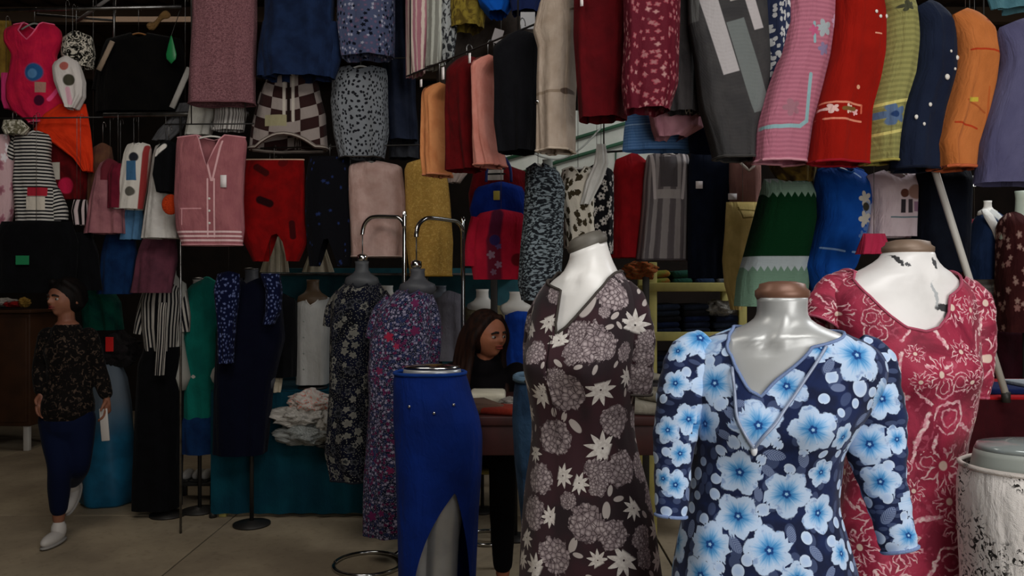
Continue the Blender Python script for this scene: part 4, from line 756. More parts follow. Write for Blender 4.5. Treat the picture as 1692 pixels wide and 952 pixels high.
def crimson_print():
    n, x, y, q, r, a, p, isk = print_base('crimson_sketch_flower_cloth', .62, .2, .35)
    o = n.coord('UV'); nz = n.noise(o, 9, 4, .6, 1.0)
    bg = n.mix(n.step(nz, .35, .65), '#7c1230', '#a82a48'); bg = n.mix(n.math('MULTIPLY', n.step(n.noise(o, 30, 2, .5, 1.5), .6, .68), .5), bg, '#c25870')
    pk = n.mix(n.step(n.noise(p, 4, 2), .4, .62), '#d88c9c', '#f0d2d0')
    f = n.math('ABSOLUTE', n.math('ADD', fan(n, x, y, r, n.math('ADD', a, n.math('MULTIPLY', n.math('SUBTRACT', n.noise(p, 2, 2), .5), 1.2)), 9, .4), -.02)); line = n.math('MULTIPLY', n.step(f, .05, .025), n.step(r, 1., .9))
    core = n.step(r, .2, .14); m1 = n.math('MULTIPLY', isk(1), n.math('MAXIMUM', n.math('MULTIPLY', line, .85), core))
    out = n.mix(m1, bg, n.mix(core, pk, '#dcc4b4'))
    rr = n.math('ADD', r, n.math('MULTIPLY', n.math('SUBTRACT', n.noise(p, 1.8, 2), .5), .6)); ring = n.math('MAXIMUM', n.step(n.math('ABSOLUTE', n.math('SUBTRACT', rr, .75)), .08, .04), n.math('MULTIPLY', n.step(n.math('ABSOLUTE', n.math('SUBTRACT', rr, .4)), .07, .03), .7))
    out = n.mix(n.math('MULTIPLY', isk(2), n.math('MULTIPLY', ring, .8)), out, pk)
    yy = n.math('ABSOLUTE', n.math('ADD', y, n.math('MULTIPLY', n.math('SUBTRACT', n.noise(p, 2.2, 2), .5), .5)))
    st = n.math('MULTIPLY', n.step(yy, .14, .06), n.step(n.math('ABSOLUTE', x), 1., .85)); out = n.mix(n.math('MULTIPLY', isk(3), n.math('MULTIPLY', st, .9)), out, pk)
    n.bump(n.math('ADD', nz, n.math('MULTIPLY', n.noise(o, 300, 2), .3)), .35, .006); return n.done(out)
def form_paint(name, c1, c2, metal, rough, stains=()):
    n = NT(name, rough, metal, .5); v = n.coord('Object'); nz = n.noise(v, 7, 4)
    col = n.mix(n.step(nz, .4, .7), c1, c2); x, y, z = n.sep(v); w = n.math('MULTIPLY', n.math('SUBTRACT', n.noise(v, 34, 4, .65), .5), .035)
    front = n.step(y, .0, -.01)
    for (sx, sz, ra, rb, c) in stains:
        d = n.vm('LENGTH', n.comb(n.math('DIVIDE', n.math('ADD', n.math('SUBTRACT', x, sx), w), ra), n.math('DIVIDE', n.math('ADD', n.math('SUBTRACT', z, sz), w), rb)))
        col = n.mix(n.math('MULTIPLY', n.step(d, 1., .75), front), col, c)
    n.bump(n.noise(v, 40, 3), .08, .003); return n.done(col)
def stand(root, ztop, zbase_off=0, mat=None, r=.2, tripod=False):
    m = mat or steel
    MB().lathe([(r, 0), (r, .012), (r * .3, .022), (.03, .03)], n=32).build('stand_base', m, root); MB().tube([(0, 0, .02), (0, 0, ztop)], .014, 10).build('stand_pole', m, root)
def big_form(label, rows, d, yaw, mat, cap, capsize, bust, clav, tilt=0.0):
    sh = Shell(rows, d, yaw=yaw, fold=0, e=.92, nseg=72, nrow=90, taper=0, smooth=7, bust=bust, zbot=0, closed_top=True, neck=None)
    t = thing('dress_form', label, 'mannequin', (sh.c0, d, 0), yaw, 'dress forms in front of the stall')
    # collar bones and the hollow of the throat
    for i, v in enumerate(sh.V):
        if v[1] < 0 and clav:
            x, y, z = v; zc, w, amp = clav
            line = zc + .012 + abs(x) * .16
            y -= amp * math.exp(-((z - line) / .010) ** 2) * math.exp(-((abs(x) - .07) / .05) ** 2)
            y += amp * .9 * math.exp(-((z - zc - .002) / .014) ** 2) * math.exp(-(x / .014) ** 2)
            y -= amp * .9 * math.exp(-((z - (zc + .055 - abs(x) * 1.0)) / .05) ** 2) * math.exp(-((abs(x) - .012 - max(0, (z - zc)) * .55) / .011) ** 2) * (1 if z > zc else 0)
            sh.V[i] = (x, y, z)
    if tilt:                     # the neck is cut at a slant
        sh.V = [(x, y, z + tilt * (x * math.cos(yaw) - y * math.sin(yaw) - (sh.V[-1][0] + sh.V[-1 - sh.n // 2][0]) / 2) * min(1, max(0, (z - sh.zt + .085) / .075))) for x, y, z in sh.V]
    new_obj('torso', sh.mesh('torso'), mat, t)
    top = sh.ring(sh.m - 1); c = sum(top, Vector()) / len(top); w = capsize
    cm = MB(); cm.lathe([(w * .96, -.004), (w * 1.04, .004), (w * 1.04, .014), (w * .9, .02), (w * .86, .028), (w * .5, .033), (.001, .034)], (0, 0, 0), sy=.92, n=36); Rt = Matrix.Rotation(-yaw, 3, 'Z') @ Matrix.Rotation(-math.atan(tilt), 3, 'Y'); cm.v = [tuple(Rt @ Vector(v) + c) for v in cm.v]; cm.build('neck_cap', cap, t)
    stand(t, sh.zb + .02); return t, sh
copper = simple('brown_copper_cap', '#8a6450', .4, .25, '#6a4a3c', 6)
olive_cap = simple('dull_olive_cap', '#6a655c', .5, .1, '#57534c', 6)
brown_cap = simple('taupe_cap', '#85705f', .45, .15, '#6f5c4e', 6)
silver = form_paint('silver_form_paint', '#b9bab8', '#a9abaa', .25, .34)
white_form = form_paint('white_form_gloss', '#ece9e4', '#dedbd6', 0, .35)
# ---- silver form, blue flowered dress
DB = 1.6
rb = '1120 1120 1400 .115; 952 1128 1392 .125; 880 1136 1378 .115; 830 1146 1364 .098; 740 1156 1374 .115; 700 1150 1400 .122; 660 1140 1428 .118; 620 1134 1442 .108; 585 1142 1436 .098; 562 1172 1412 .088; 548 1208 1378 .078; 540 1232 1352 .07; 532 1248 1336 .058; 515 1253 1331 .053; 492 1252 1333 .053'
zb_ = lambda py, d: z_of(py, d)
big_form('silver dress form with brown capped neck wearing the blue flowered dress', rb, DB, -.22, silver, copper, .052, [(-.068, zb_(690, DB), .055, .05, .028), (.068, zb_(690, DB), .055, .05, .028)], (z_of(570, DB), .1, .010))
def big_dress(name, label, d, yaw, body_rows, neckF, neckBack, bust, sleeves, trimmat, extra_bottom, nrow=190, nseg=190, group=None, fold=.01, fk=5):
    s0 = Shell(body_rows, d, yaw=yaw, fold=0, e=.92, nseg=160, nrow=120, taper=0, smooth=7, bust=bust, zbot=extra_bottom, grow=.007)   # where the drawn neckline meets the cloth
    bv = BVHTree.FromPolygons([Vector(v) for v in s0.V], s0.F); Rm = Matrix.Rotation(-yaw, 3, 'Z'); o = Rm @ (Vector((0, 0, EYE)) - Vector((s0.c0, d, s0.base))); tab = [neckF[0], neckF[-1]]
    for (px, py) in neckF[1:-1]:
        dr = (Rm @ Vector(((px - 846) / F, 1, -(py - 476) / F))).normalized(); hit = bv.ray_cast(o, dr)[0]
        if hit is None: continue
        j = min(range(len(s0.V)), key=lambda k: (Vector(s0.V[k]) - hit).length_squared)
        tab.insert(-1, (max(s0.xf[j % s0.n], tab[-2][0] + .02), 476 - (hit.z + s0.base - EYE) * F / d))
    neckF = tab
    sh = Shell(body_rows, d, yaw=yaw, fold=fold, fk=fk, e=.92, nseg=nseg, nrow=nrow, taper=0, smooth=7, bust=bust, zbot=extra_bottom, neck=neckF, neckB=neckBack, grow=.007, seed=hash_(label))
    t = thing(name, label, 'dress', (sh.c0, d, extra_bottom), yaw, group)
    objs = [new_obj('body', sh.mesh('body'), None, t)]
    for pth in sleeves:
        m = sleeve_mesh(pth[0], d, sh.c0, sh.base, yaw, n=40, flat=pth[1])
        S = m.v; n = 40; rings = [S[i:i + n] for i in range(0, len(S), n)]; out = []                 # finer rings so the print stays sharp
        for i in range(len(rings) - 1):
            for k in range(5): out.append([tuple(Vector(a).lerp(Vector(b), k / 5)) for a, b in zip(rings[i], rings[i + 1])])
        out.append(rings[-1]); vs = []
        for i, rg in enumerate(out):                                                          # soft creases across the arm
            c = sum((Vector(v) for v in rg), Vector()) / n; am = .018 * math.sin(i * .55) + .02 * math.sin(i * .23 + 1)
            for j, v in enumerate(rg): vs.append(c + (Vector(v) - c) * (1 + am + .03 * math.sin(3 * j / n * 6.28 + i * .12)))
        us = [(j / n * 6.28 * .05, i * .008) for i in range(len(out)) for j in range(n)]
        fs = [(i * n + j, i * n + (j + 1) % n, (i + 1) * n + (j + 1) % n, (i + 1) * n + j) for i in range(len(out) - 1) for j in range(n)]
        objs.append(new_obj('sleeve', mesh('sleeve', vs, fs, us), None, t))
        MB().tube([Vector(v) for v in vs[-n:]] + [Vector(vs[-n]), Vector(vs[-n + 1])], .0035, 6, caps=False).build('cuff', trimmat, t)
    pts = sh.ring(sh.m - 1); MB().tube(pts + pts[:2], .0035, 6, caps=False).build('neck_trim', trimmat, t)
    pts = sh.ring(0); MB().tube(pts + pts[:2], .004, 6, caps=False).build('hem', trimmat, t)
    return t, objs, sh
zo = lambda X, Y: (1080 + X / 1.934, 460 + Y / 1.934)
blue_rows = '1330 1098 1424 .15; 1120 1110 1412 .14; 952 1118 1402 .132; 880 1130 1382 .118; 830 1142 1368 .1; 740 1154 1378 .117; 700 1150 1402 .122; 660 1140 1428 .118; 620 1130 1446 .11; 585 1136 1442 .1; 562 1168 1418 .09; 548 1206 1380 .08; 540 1230 1354 .07; 530 1246 1340 .06'
nF = [(-1, 541), (1209, 562), (1213, 590), (1222, 620), (1240, 645), (1260, 656), (1285, 630), (1315, 602), (1345, 574), (1, 548)]
bt, bo, bsh = big_dress('floral_dress', 'navy dress with big pale blue flowers and V neck, on the silver form', DB, -.22, blue_rows, nF, [(-1, 541), (0, 548), (1, 548)],
    [(-.068, zb_(690, DB), .055, .05, .03), (.068, zb_(690, DB), .055, .05, .03)],
    [([(1168, 566, 24, .01), (1146, 586, 38, 0), (1128, 640, 40, -.02), (1118, 700, 37, -.03), (1112, 770, 31, -.04), (1108, 852, 26, -.05)], .8),
     ([(1408, 574, 28, .01), (1432, 600, 44, 0), (1443, 660, 48, -.02), (1446, 730, 48, -.03), (1460, 800, 38, -.05), (1474, 860, 32, -.06), (1488, 908, 29, -.07)], .8)],
    M('blue_trim', lambda: cloth('blue_trim', '#7f93bd')), z_of(1330, DB))
fl = [(150,190,72),(195,335,68),(112,450,48),(165,465,60),(70,335,44),(45,485,42),(425,345,64),(335,470,78),(510,485,72),(650,245,86),(730,385,62),(690,530,66),(605,508,46),(725,650,58),(85,560,40),(70,660,44),(275,620,72),(425,690,74),(270,760,70),(180,850,70),(370,870,74),(535,620,46),(525,750,60),(150,950,64),(815,822,52),(778,515,44),(78,232,38),(535,222,48),(600,880,46),(460,960,50),(30,640,34)]
dt = [(180,265,19),(215,400,26),(255,525,25),(215,550,20),(40,555,16),(570,315,23),(545,385,19),(660,350,29),(435,610,19),(350,740,23),(345,580,19),(490,830,21),(487,905,21),(200,640,19),(195,690,19),(750,600,20),(745,700,21),(765,865,23),(600,430,16),(645,400,16),(300,900,21),(210,925,19),(160,770,19),(575,470,16),(105,300,17),(30,385,16),(40,745,18),(590,560,16),(395,530,20),(480,560,16),(570,840,20),(690,310,18),(100,745,16),(800,760,16)]
lf = [(385,565,34),(245,430,28),(365,615,26),(225,500,26),(590,350,24),(665,450,28),(480,580,30),(260,850,30),(440,820,26),(750,760,32),(520,880,30),(605,620,24),(335,690,24),(110,690,22),(560,280,26),(270,400,24),(120,800,28)]
print_on(bo, [(*zo(a, b), c * 1.2 / 1.934, 1) for a, b, c in fl] + [(*zo(a, b), c * 1.15 / 1.934, 2) for a, b, c in dt] + [(*zo(a, b), c * 1.1 / 1.934, 3) for a, b, c in lf], [(1, .05, 160), (2, .014, 200), (3, .02, 140)], 5, .9)
bm_ = blue_print()
for o in bo: o.data.materials.append(bm_)
# crossing seams that drop from the neckline and the bead cord
bvs = BVHTree.FromPolygons([Vector(v) for v in bsh.V], bsh.F)
def on_cloth(sh, d, pts, off=.004):
    Rm = Matrix.Rotation(-sh.yaw, 3, 'Z'); out = []
    bv = BVHTree.FromPolygons([Vector(v) for v in sh.V], sh.F)
    o = Rm @ (Vector((0, 0, EYE)) - Vector((sh.c0, d, sh.base)))
    for (px, py) in pts:
        dr = (Rm @ Vector(((px - 846) / F, 1, -(py - 476) / F))).normalized(); hit = bv.ray_cast(o, dr)
        if hit[0] is not None: out.append(hit[0] - dr * off)
    return out
for pl in ([(1208, 560), (1210, 610), (1214, 650), (1218, 690), (1232, 720), (1246, 742)], [(1366, 572), (1350, 598), (1332, 625), (1312, 655), (1296, 678), (1282, 700), (1262, 722), (1246, 742)]):
    q = on_cloth(bsh, DB, pl)
    if len(q) > 2: MB().tube(spline(q, 4), .0032, 6).build('bead_cord', M('bead', lambda: simple('bead_cord', '#9aa6be', .4, .2)), bt)
q = on_cloth(bsh, DB, [(1246, 744)]); 
if q: MB().ball(q[0], .008, 8, (.8, .6, 1.4)).build('drop_bead', M('pearl', lambda: simple('pearl', '#e4e8ee', .25)), bt)
# ---- white form, crimson dress
DC = 2.0
rc = '1150 1372 1612 .12; 952 1380 1608 .13; 860 1390 1602 .122; 800 1402 1594 .108; 740 1410 1588 .095; 680 1404 1600 .112; 620 1394 1606 .124; 560 1380 1608 .118; 500 1362 1612 .105; 468 1378 1596 .09; 452 1404 1570 .08; 442 1430 1556 .07; 432 1456 1542 .06; 418 1463 1538 .056'
stc = [(-.05, 1.628, .009, .016, '#3a3a3c'), (-.036, 1.62, .006, .007, '#4a4a4c'), (.036, 1.622, .008, .016, '#4c4c4e'), (.05, 1.484, .03, .03, '#6d706e'), (.036, 1.514, .034, .014, '#3c3e40'), (.012, 1.545, .006, .035, '#b3b6b8')]
white_c = form_paint('white_form_scuffed', '#ece9e6', '#dcd9d6', 0, .35, stc)
big_form('white scuffed dress form with taupe cap wearing the crimson dress', rc, DC, .22, white_c, brown_cap, .06, [(-.07, zb_(610, DC), .055, .05, .03), (.07, zb_(610, DC), .055, .05, .03)], (z_of(470, DC), .1, .008))
crim_rows = '1290 1352 1624 .15; 1150 1366 1616 .14; 952 1376 1611 .133; 860 1386 1604 .124; 800 1400 1596 .11; 740 1408 1590 .098; 680 1402 1604 .115; 620 1392 1610 .125; 560 1378 1612 .12; 500 1358 1616 .107; 468 1374 1600 .092; 452 1400 1574 .082; 446 1414 1564 .076'
nC = [(-1, 448), (1412, 462), (1440, 490), (1470, 522), (1500, 541), (1530, 548), (1554, 541), (1569, 520), (1567, 490), (1, 448)]
ct, co, csh = big_dress('crimson_dress', 'crimson dress sketched with pale pink flowers, on the white scuffed form', DC, .22, crim_rows, nC, [(-1, 448), (0, 458), (1, 448)],
    [(-.07, zb_(610, DC), .055, .05, .032), (.07, zb_(610, DC), .055, .05, .032)],
    [([(1412, 470, 30, .02), (1388, 488, 40, 0), (1366, 510, 34, -.02), (1356, 534, 29, -.03)], .95), ([(1574, 474, 26, .03), (1598, 500, 36, .02), (1612, 550, 32, .01), (1615, 610, 25, 0), (1612, 655, 20, 0)], .95)],
    M('crimson_trim', lambda: cloth('crimson_trim', '#b5566c')), z_of(1290, DC), nrow=150, nseg=150)
cz = lambda X, Y: (1320 + X / 3.172, 380 + Y / 3.172); cy_ = lambda X, Y: (1440 + X / 2.869, 620 + Y / 2.869)
ce = [(*cz(750, 760), 26, 1), (*cz(200, 440), 18, 1), (*cz(870, 260), 16, 2), (*cz(380, 460), 15, 2), (*cz(460, 460), 13, 2), (*cz(900, 420), 20, 1), (*cz(850, 640), 18, 1), (*cz(610, 650), 14, 1), (*cz(910, 800), 17, 1), (*cz(640, 800), 16, 1), (*cz(850, 800), 16, 2), (*cz(120, 360), 13, 3), (*cz(400, 540), 17, 2), (*cz(570, 540), 15, 3, .9), (*cz(180, 290), 12, 3, 2.1), (*cz(530, 700), 16, 3, 1.5),
      (*cy_(340, 430), 34, 1), (*cy_(240, 270), 28, 3, 1.2), (*cy_(300, 330), 20, 3, 1.6), (*cy_(370, 200), 26, 2), (*cy_(370, 600), 26, 1), (*cy_(270, 680), 24, 3, .2), (*cy_(410, 720), 24, 1), (*cy_(380, 890), 26, 2), (*cy_(300, 900), 24, 3, 1.1), (*cy_(200, 550), 16, 1), (*cy_(265, 410), 18, 2), (*cy_(200, 370), 16, 3, 1.4), (*cy_(350, 60), 18, 2)]
print_on(co, [(e[0], e[1], e[2] * 1.35) + tuple(e[3:]) for e in ce], [(1, .055, 130), (2, .026, 40), (3, .04, 200)], 9, .72)
cm_ = crimson_print()
for o in co: o.data.materials.append(cm_)
# ---- white form turned aside, brown dress
DN = 1.95
rn = '1150 868 1078 .115; 952 868 1076 .125; 870 872 1068 .12; 800 878 1056 .108; 740 886 1040 .092; 700 888 1034 .09; 640 880 1038 .11; 590 878 1042 .125; 540 884 1048 .118; 490 894 1044 .1; 470 908 1034 .09; 456 922 1022 .078; 444 932 1013 .066; 430 938 1008 .058; 408 943 1001 .055'
big_form('white dress form turned aside wearing the brown chrysanthemum dress', rn, DN, -.5, white_form, olive_cap, .05, [(-.066, zb_(600, DN), .055, .05, .03), (.066, zb_(600, DN), .055, .05, .03)], (z_of(470, DN), .1, .006), tilt=.38)
brn_rows = '1300 846 1104 .15; 1150 856 1092 .14; 952 864 1082 .13; 870 868 1072 .124; 800 874 1060 .112; 740 883 1043 .096; 700 885 1037 .094; 640 877 1041 .113; 590 874 1045 .128; 540 880 1051 .12; 490 890 1047 .104; 470 904 1037 .094; 456 918 1025 .082; 446 926 1018 .074'
nN = [(-1, 462), (926, 480), (908, 515), (899, 543), (910, 553), (934, 541), (960, 511), (985, 483), (1006, 460), (1, 450)]
nt_, no, nsh = big_dress('brown_dress', 'dark brown dress with mauve chrysanthemums and white leaves, on the turned form', DN, -.5, brn_rows, nN, [(-1, 450), (0, 456), (1, 448)],
    [(-.066, zb_(600, DN), .055, .05, .032), (.066, zb_(600, DN), .055, .05, .032)],
    [([(1010, 478, 24, 0), (1034, 500, 33, -.02), (1047, 545, 33, -.03), (1050, 600, 31, -.03), (1048, 650, 30, -.03)], .9), ([(905, 490, 16, .06), (890, 520, 18, .05), (879, 575, 16, .05), (880, 630, 12, .05)], .9)],
    M('brown_trim', lambda: cloth('brown_trim', '#4a4440')), z_of(1300, DN), nrow=150, nseg=150)
bz = lambda X, Y: (840 + X / 3.175, 380 + Y / 3.175); by_ = lambda X, Y: (860 + X / 2.43, 560 + Y / 2.43)
ne = [(*bz(545, 330), 30, 1), (*bz(430, 590), 32, 1), (*bz(345, 640), 22, 1), (*bz(500, 610), 24, 1), (*bz(370, 545), 20, 1), (*bz(265, 580), 20, 2, 0.3), (*bz(665, 500), 26, 2, -.2), (*bz(415, 395), 22, 3, 1.1), (*bz(300, 850), 34, 1), (*bz(250, 780), 18, 1), (*bz(485, 840), 28, 2, 3.3), (*bz(175, 870), 22, 2, 1.6), (*bz(610, 640), 16, 1), (*bz(720, 650), 20, 1), (*bz(690, 790), 24, 1), (*bz(620, 770), 18, 2, 2), (*bz(720, 570), 17, 1), (*bz(135, 640), 20, 1), (*bz(255, 330), 18, 1), (*bz(565, 705), 7, 3), (*bz(685, 320), 7, 3), (*bz(180, 710), 6, 3), (*bz(455, 735), 9, 3, 1.2), (*bz(365, 720), 8, 3, .3), (*bz(260, 700), 9, 3), (*bz(560, 450), 9, 3), (*bz(505, 430), 10, 1),
      (*by_(140, 390), 28, 1), (*by_(380, 330), 26, 1), (*by_(330, 440), 28, 2, 1.2), (*by_(320, 530), 24, 1), (*by_(400, 520), 28, 1), (*by_(310, 590), 16, 1), (*by_(170, 550), 20, 2, 4.6), (*by_(235, 580), 18, 2, 4.4), (*by_(75, 560), 24, 1), (*by_(120, 715), 18, 2, 1.5), (*by_(50, 700), 26, 1), (*by_(265, 740), 30, 1), (*by_(345, 690), 14, 3, 1.5), (*by_(455, 680), 20, 2, 2.2), (*by_(375, 790), 24, 1), (*by_(140, 870), 28, 1), (*by_(60, 920), 24, 2, 1.2), (*by_(310, 890), 18, 2, .6), (*by_(415, 890), 28, 2, 2.5), (*by_(210, 830), 14, 3, 1.2), (*by_(490, 800), 20, 1), (*by_(500, 880), 18, 1), (*by_(190, 650), 14, 1), (*by_(230, 870), 9, 3), (*by_(360, 610), 9, 3, 1.3), (*by_(90, 200), 12, 2, 1.6), (*by_(220, 350), 14, 3)]
print_on(no, [(e[0], e[1], e[2] * (1.15 if e[3] == 1 else 1.1)) + tuple(e[3:]) for e in ne], [(1, .04, 90), (2, .035, 60), (3, .014, 90)], 12, .9)
nm_ = brown_print()
for o in no: o.data.materials.append(nm_)
# ---- half forms: blue slit skirt with a silver leg, printed skirt at the frame edge, jeans
def leg_form(label, d, px, waist_px, ywaist, mat, waist_w, hip_w, yaw=0, cap=None, legs=True, fwd=False, group='half mannequins at the stalls'):
    x = xy_of(px, d); zw = z_of(ywaist, d); t = thing('leg_form', label, 'mannequin', (x, d, 0), yaw, group)
    ww, hw = waist_w / F * d, hip_w / F * d; z = zw
    m = MB(); m.lathe([(hw * .93, z - .36), (hw * .98, z - .27), (hw, z - .2), (hw * .95, z - .12), (ww * 1.08, z - .05), (ww, z), (ww * .98, z + .012)], sy=.66, n=40); m.build('hips', mat, t)
    MB().lathe([(ww * .98, 0), (ww * .94, .012), (ww * .4, .02), (.001, .021)], (0, 0, z + .012), sy=.66, n=40).build('waist_cap', cap or chrome, t)
    if legs:
        for s in (-1, 1):
            L = z - .3
            if fwd and s > 0: pts = spline([(.045, -.02, z - .26), (.055, -.035, z - .5), (.045, -.03, z - .7), (.04, -.02, .16), (.04, -.02, .1)], 5)
            else: pts = spline([(s * hw * .5, 0, z - .28), (s * hw * .48, -.02, z - .45), (s * hw * .42, -.015, z - .68), (s * hw * .4, .0, max(.16, z - .8)), (s * hw * .38, .0, .1)], 5)
            rr = spline([(.1,), (.092,), (.07,), (.058,), (.036,)], 5)[:, 0]
            MB().tube(pts, list(rr), 20).build('leg', mat, t)
            MB().ball((s * hw * .38, -.05, .045), .045, 8, (.9, 2.3, .95)).build('foot', mat, t)
    return t
DS = 3.3
sil_leg = form_paint('grey_silver_leg', '#a8a9aa', '#989a9c', .35, .32)
leg_form('grey silver leg form with rimmed waist inside the royal blue skirt', DS, 714, 0, 614, sil_leg, 48, 46, 0, chrome, fwd=True)
def slit(c):
    if -.62 < c < .9:
        if c < .45: u = (c + .62) / 1.07; return .66 * (u ** .38)
        u = (.9 - c) / .45; return .66 * u ** .35
    return 0
sk = thing('slit_skirt', 'long royal blue skirt with a high front slit over a silver leg', 'skirt', (0, 0, 0))
shs = Shell('1060 664 780 .13; 952 663 782 .13; 850 661 786 .135; 770 659 792 .14; 720 657 793 .14; 690 655 788 .138; 655 655 776 .12; 630 655 769 .105; 616 657 764 .1', DS, fold=.006, fk=4, nseg=140, nrow=90, taper=0, hem=slit, hemB=lambda c: 0, e=.9, grow=.012)
new_obj('body', shs.mesh('body'), M('royal_skirt', lambda: cloth('royal_skirt', plain('#0b2a78', '#092264', 4), .75)), sk); sk.location = shs.loc
pts = shs.ring(shs.m - 1); MB().tube(pts + pts[:2], .008, 6, caps=False).build('waistband', M('royal_band', lambda: cloth('royal_band', '#143a86')), sk)
for (px, py) in ((682, 665), (724, 672), (754, 662)):
    b = min((v for v in shs.V if v[1] < 0), key=lambda v: (v[0] - (xy_of(px, DS) - shs.c0)) ** 2 + (v[2] - (z_of(py, DS) - shs.base)) ** 2)
    MB().ball((b[0], b[1] - .004, b[2]), .007, 6).build('rhinestone', chrome, sk)
DW = 1.75
leg_form('half form with wide glassy grey waist rim at the frame edge', DW, 1720, 0, 752, greyplastic, 106, 104, 0, M('glassy', lambda: simple('glassy_grey', '#8e9694', .12, .2)), legs=False).location.z = 0
ws = Shell('1300 1612 1830 .13; 1100 1606 1836 .14; 952 1608 1838 .14; 860 1602 1838 .135; 800 1600 1834 .125; 770 1604 1828 .115', DW, fold=.006, taper=0, grow=.006, e=.9, nseg=90, nrow=60)
wp = thing('printed_skirt', 'cream skirt printed with black sprigs at the frame edge', 'skirt', ws.loc)
new_obj('body', ws.mesh('body'), cloth('cream_sprig', lambda n, uv: n.mix(n.math('MULTIPLY', n.step(n.noise(uv, 7, 2), .44, .54), n.step(n.noise(uv, 60, 3, .6, 1.5), .53, .57)), '#e2dcd6', '#2c2a28'), .8), wp)
pts = ws.ring(ws.m - 1); MB().tube(pts + pts[:2], .006, 6, caps=False).build('waistband', M('cream_band', lambda: cloth('cream_band', '#cfc7bf')), wp)
MB().lathe([(.2, 0), (.2, .012), (.03, .03), (.014, .05), (.014, z_of(752, DW) - .3)], (0, 0, 0), n=28, capt=False).build('stand', steel, bpy.data.objects['leg_form.001'])
js = Shell('1090 866 902 .06; 952 864 902 .07; 850 860 904 .08; 760 850 904 .095; 690 846 904 .11; 650 848 902 .105; 624 852 898 .09', 2.75, fold=.006, taper=0, fk=4)
jt = thing('jeans', 'faded blue jeans on a half form tucked behind the brown dress', 'jeans', js.loc)
new_obj('body', js.mesh('body'), cloth('faded_denim', plain('#34506e', '#20344c', 7)), jt)
pts = js.ring(js.m - 1); MB().tube(pts + pts[:2], .012, 6, caps=False).build('waistband', M('denim_band', lambda: cloth('denim_band', '#5b7488')), jt)
# ================================================================ stands, counters, shelves and what lies on them
def hook_stand(label, pole_px, pole_d, ztop, end_px, end_d, zend, ring_px, ring_d, ring_r, zdrop, r=.013):
    pb = Vector((xy_of(pole_px, pole_d), pole_d, 0)); t = thing('hook_stand', label, 'stand', pb, 0, 'chrome gooseneck stands')
    e = Vector((xy_of(end_px, end_d), end_d, 0)) - pb; L = e.length
    pts = [(0, 0, .03), (0, 0, ztop - .12), (0, 0, ztop - .07)] + [(e.x * f, e.y * f, z) for f, z in ((.04, ztop - .03), (.14, ztop - .005), (.26, ztop), (.7, ztop + .004), (.86, ztop - .012), (.96, ztop - .045), (1., ztop - .09), (1., zend))]
    MB().tube(spline(pts, 5), r, 10).build('pole', chrome, t)
    rc_ = Vector((xy_of(ring_px, ring_d), ring_d, 0)) - pb
    c = [(rc_.x + ring_r * math.cos(q), rc_.y + ring_r * math.sin(q), .012) for q in np.linspace(0, 2 * math.pi, 40)]
    MB().tube(c, .011, 8).build('base_ring', chrome, t)
    near = min(c, key=lambda v: v[0] ** 2 + v[1] ** 2); MB().tube([(0, 0, .035), (near[0], near[1], .014)], .011, 8).build('base_arm', chrome, t)
    MB().tube([(e.x, e.y, zend), (e.x, e.y, zdrop + .03)], .004, 6).build('drop_chain', steel, t)
    MB().lathe([(.012, .04), (.03, .03), (.032, 0), (.02, -.012), (.001, -.014)], (e.x, e.y, zdrop), n=20).build('hanging_cap', chrome, t)
    return t
hook_stand('chrome gooseneck stand in front of the beige pink blouse', 668, 4.62, z_of(358, 4.62), 599, 4.7, z_of(388, 4.7), 608, 4.42, .19, z_of(430, 4.7))
hook_stand('chrome gooseneck stand in front of the gold knit top', 765, 4.72, z_of(366, 4.72), 688, 4.45, z_of(392, 4.45), 806, 4.88, .14, z_of(441, 4.45))
garment('floral_dress', 'black dress with grey printed blossoms under the first hook stand', 'dress', '462 576 622; 476 560 634; 500 548 640; 560 546 632; 640 546 624; 700 542 620; 745 538 622; 790 548 640',
        ('black_blossom', scatter(plain('#0d0e16', '#131628'), [('#2a2c30', '#8a877e'), ('#6c6a64', '#7a786f'), ('#16181f', '#4a4b50')], None, 19, 5, .5, .85, speck('#75736a', 70, .2))), d=4.7, hang=False, depth=.12, fold=.02, fk=6, shoulder=.03, neck=(.45, .05, 2),
        sleeves=[[(566, 485, 12), (552, 510, 14), (546, 540, 13)], [(628, 485, 12), (640, 510, 14), (642, 545, 12)]], trim=M('black_trim', lambda: cloth('black_trim', '#20222a')), hemtrim=M('black_trim', None))
garment('floral_dress', 'navy dress with magenta and white printed flowers under the second hook stand', 'dress', '470 672 708; 484 650 714; 510 626 716; 560 612 716; 620 608 712; 660 610 708; 740 606 706; 800 602 702; 880 600 700',
        ('magenta_floral', scatter(plain('#1c2034', '#20243e'), [('#8c88a0', '#5c5a78'), ('#a8a2b2', '#6a6488'), ('#5c2048', '#743058'), ('#2a3254', '#38426c')], None, 58, 5, .6, .9, speck('#a8a4b4', 120, .22))), d=4.45, hang=False, depth=.12, fold=.018, fk=6, shoulder=.04, neck=(.42, .06, 2),
        sleeves=[[(648, 495, 13), (628, 520, 15), (618, 560, 15)], [(704, 490, 12), (714, 525, 14), (716, 575, 13), (712, 600, 12)]], trim=M('plum_trim', lambda: cloth('plum_trim', '#4a4460')), over=[('f', 648, 555, 9, '#a82c48'), ('f', 660, 570, 6, '#a03050'), ('f', 632, 610, 7, '#7c2c50'), ('f', 690, 545, 9, '#702850'), ('f', 650, 770, 7, '#7c2850'), ('f', 620, 845, 9, '#702858'), ('f', 636, 838, 6, '#702858'), ('f', 690, 500, 8, '#742c58')])
half_form('dress_form', 'dark grey neck form inside the black blossom dress', 598, 432, 478, 4.7, 12, simple('smoke_form', '#45474a', .5))
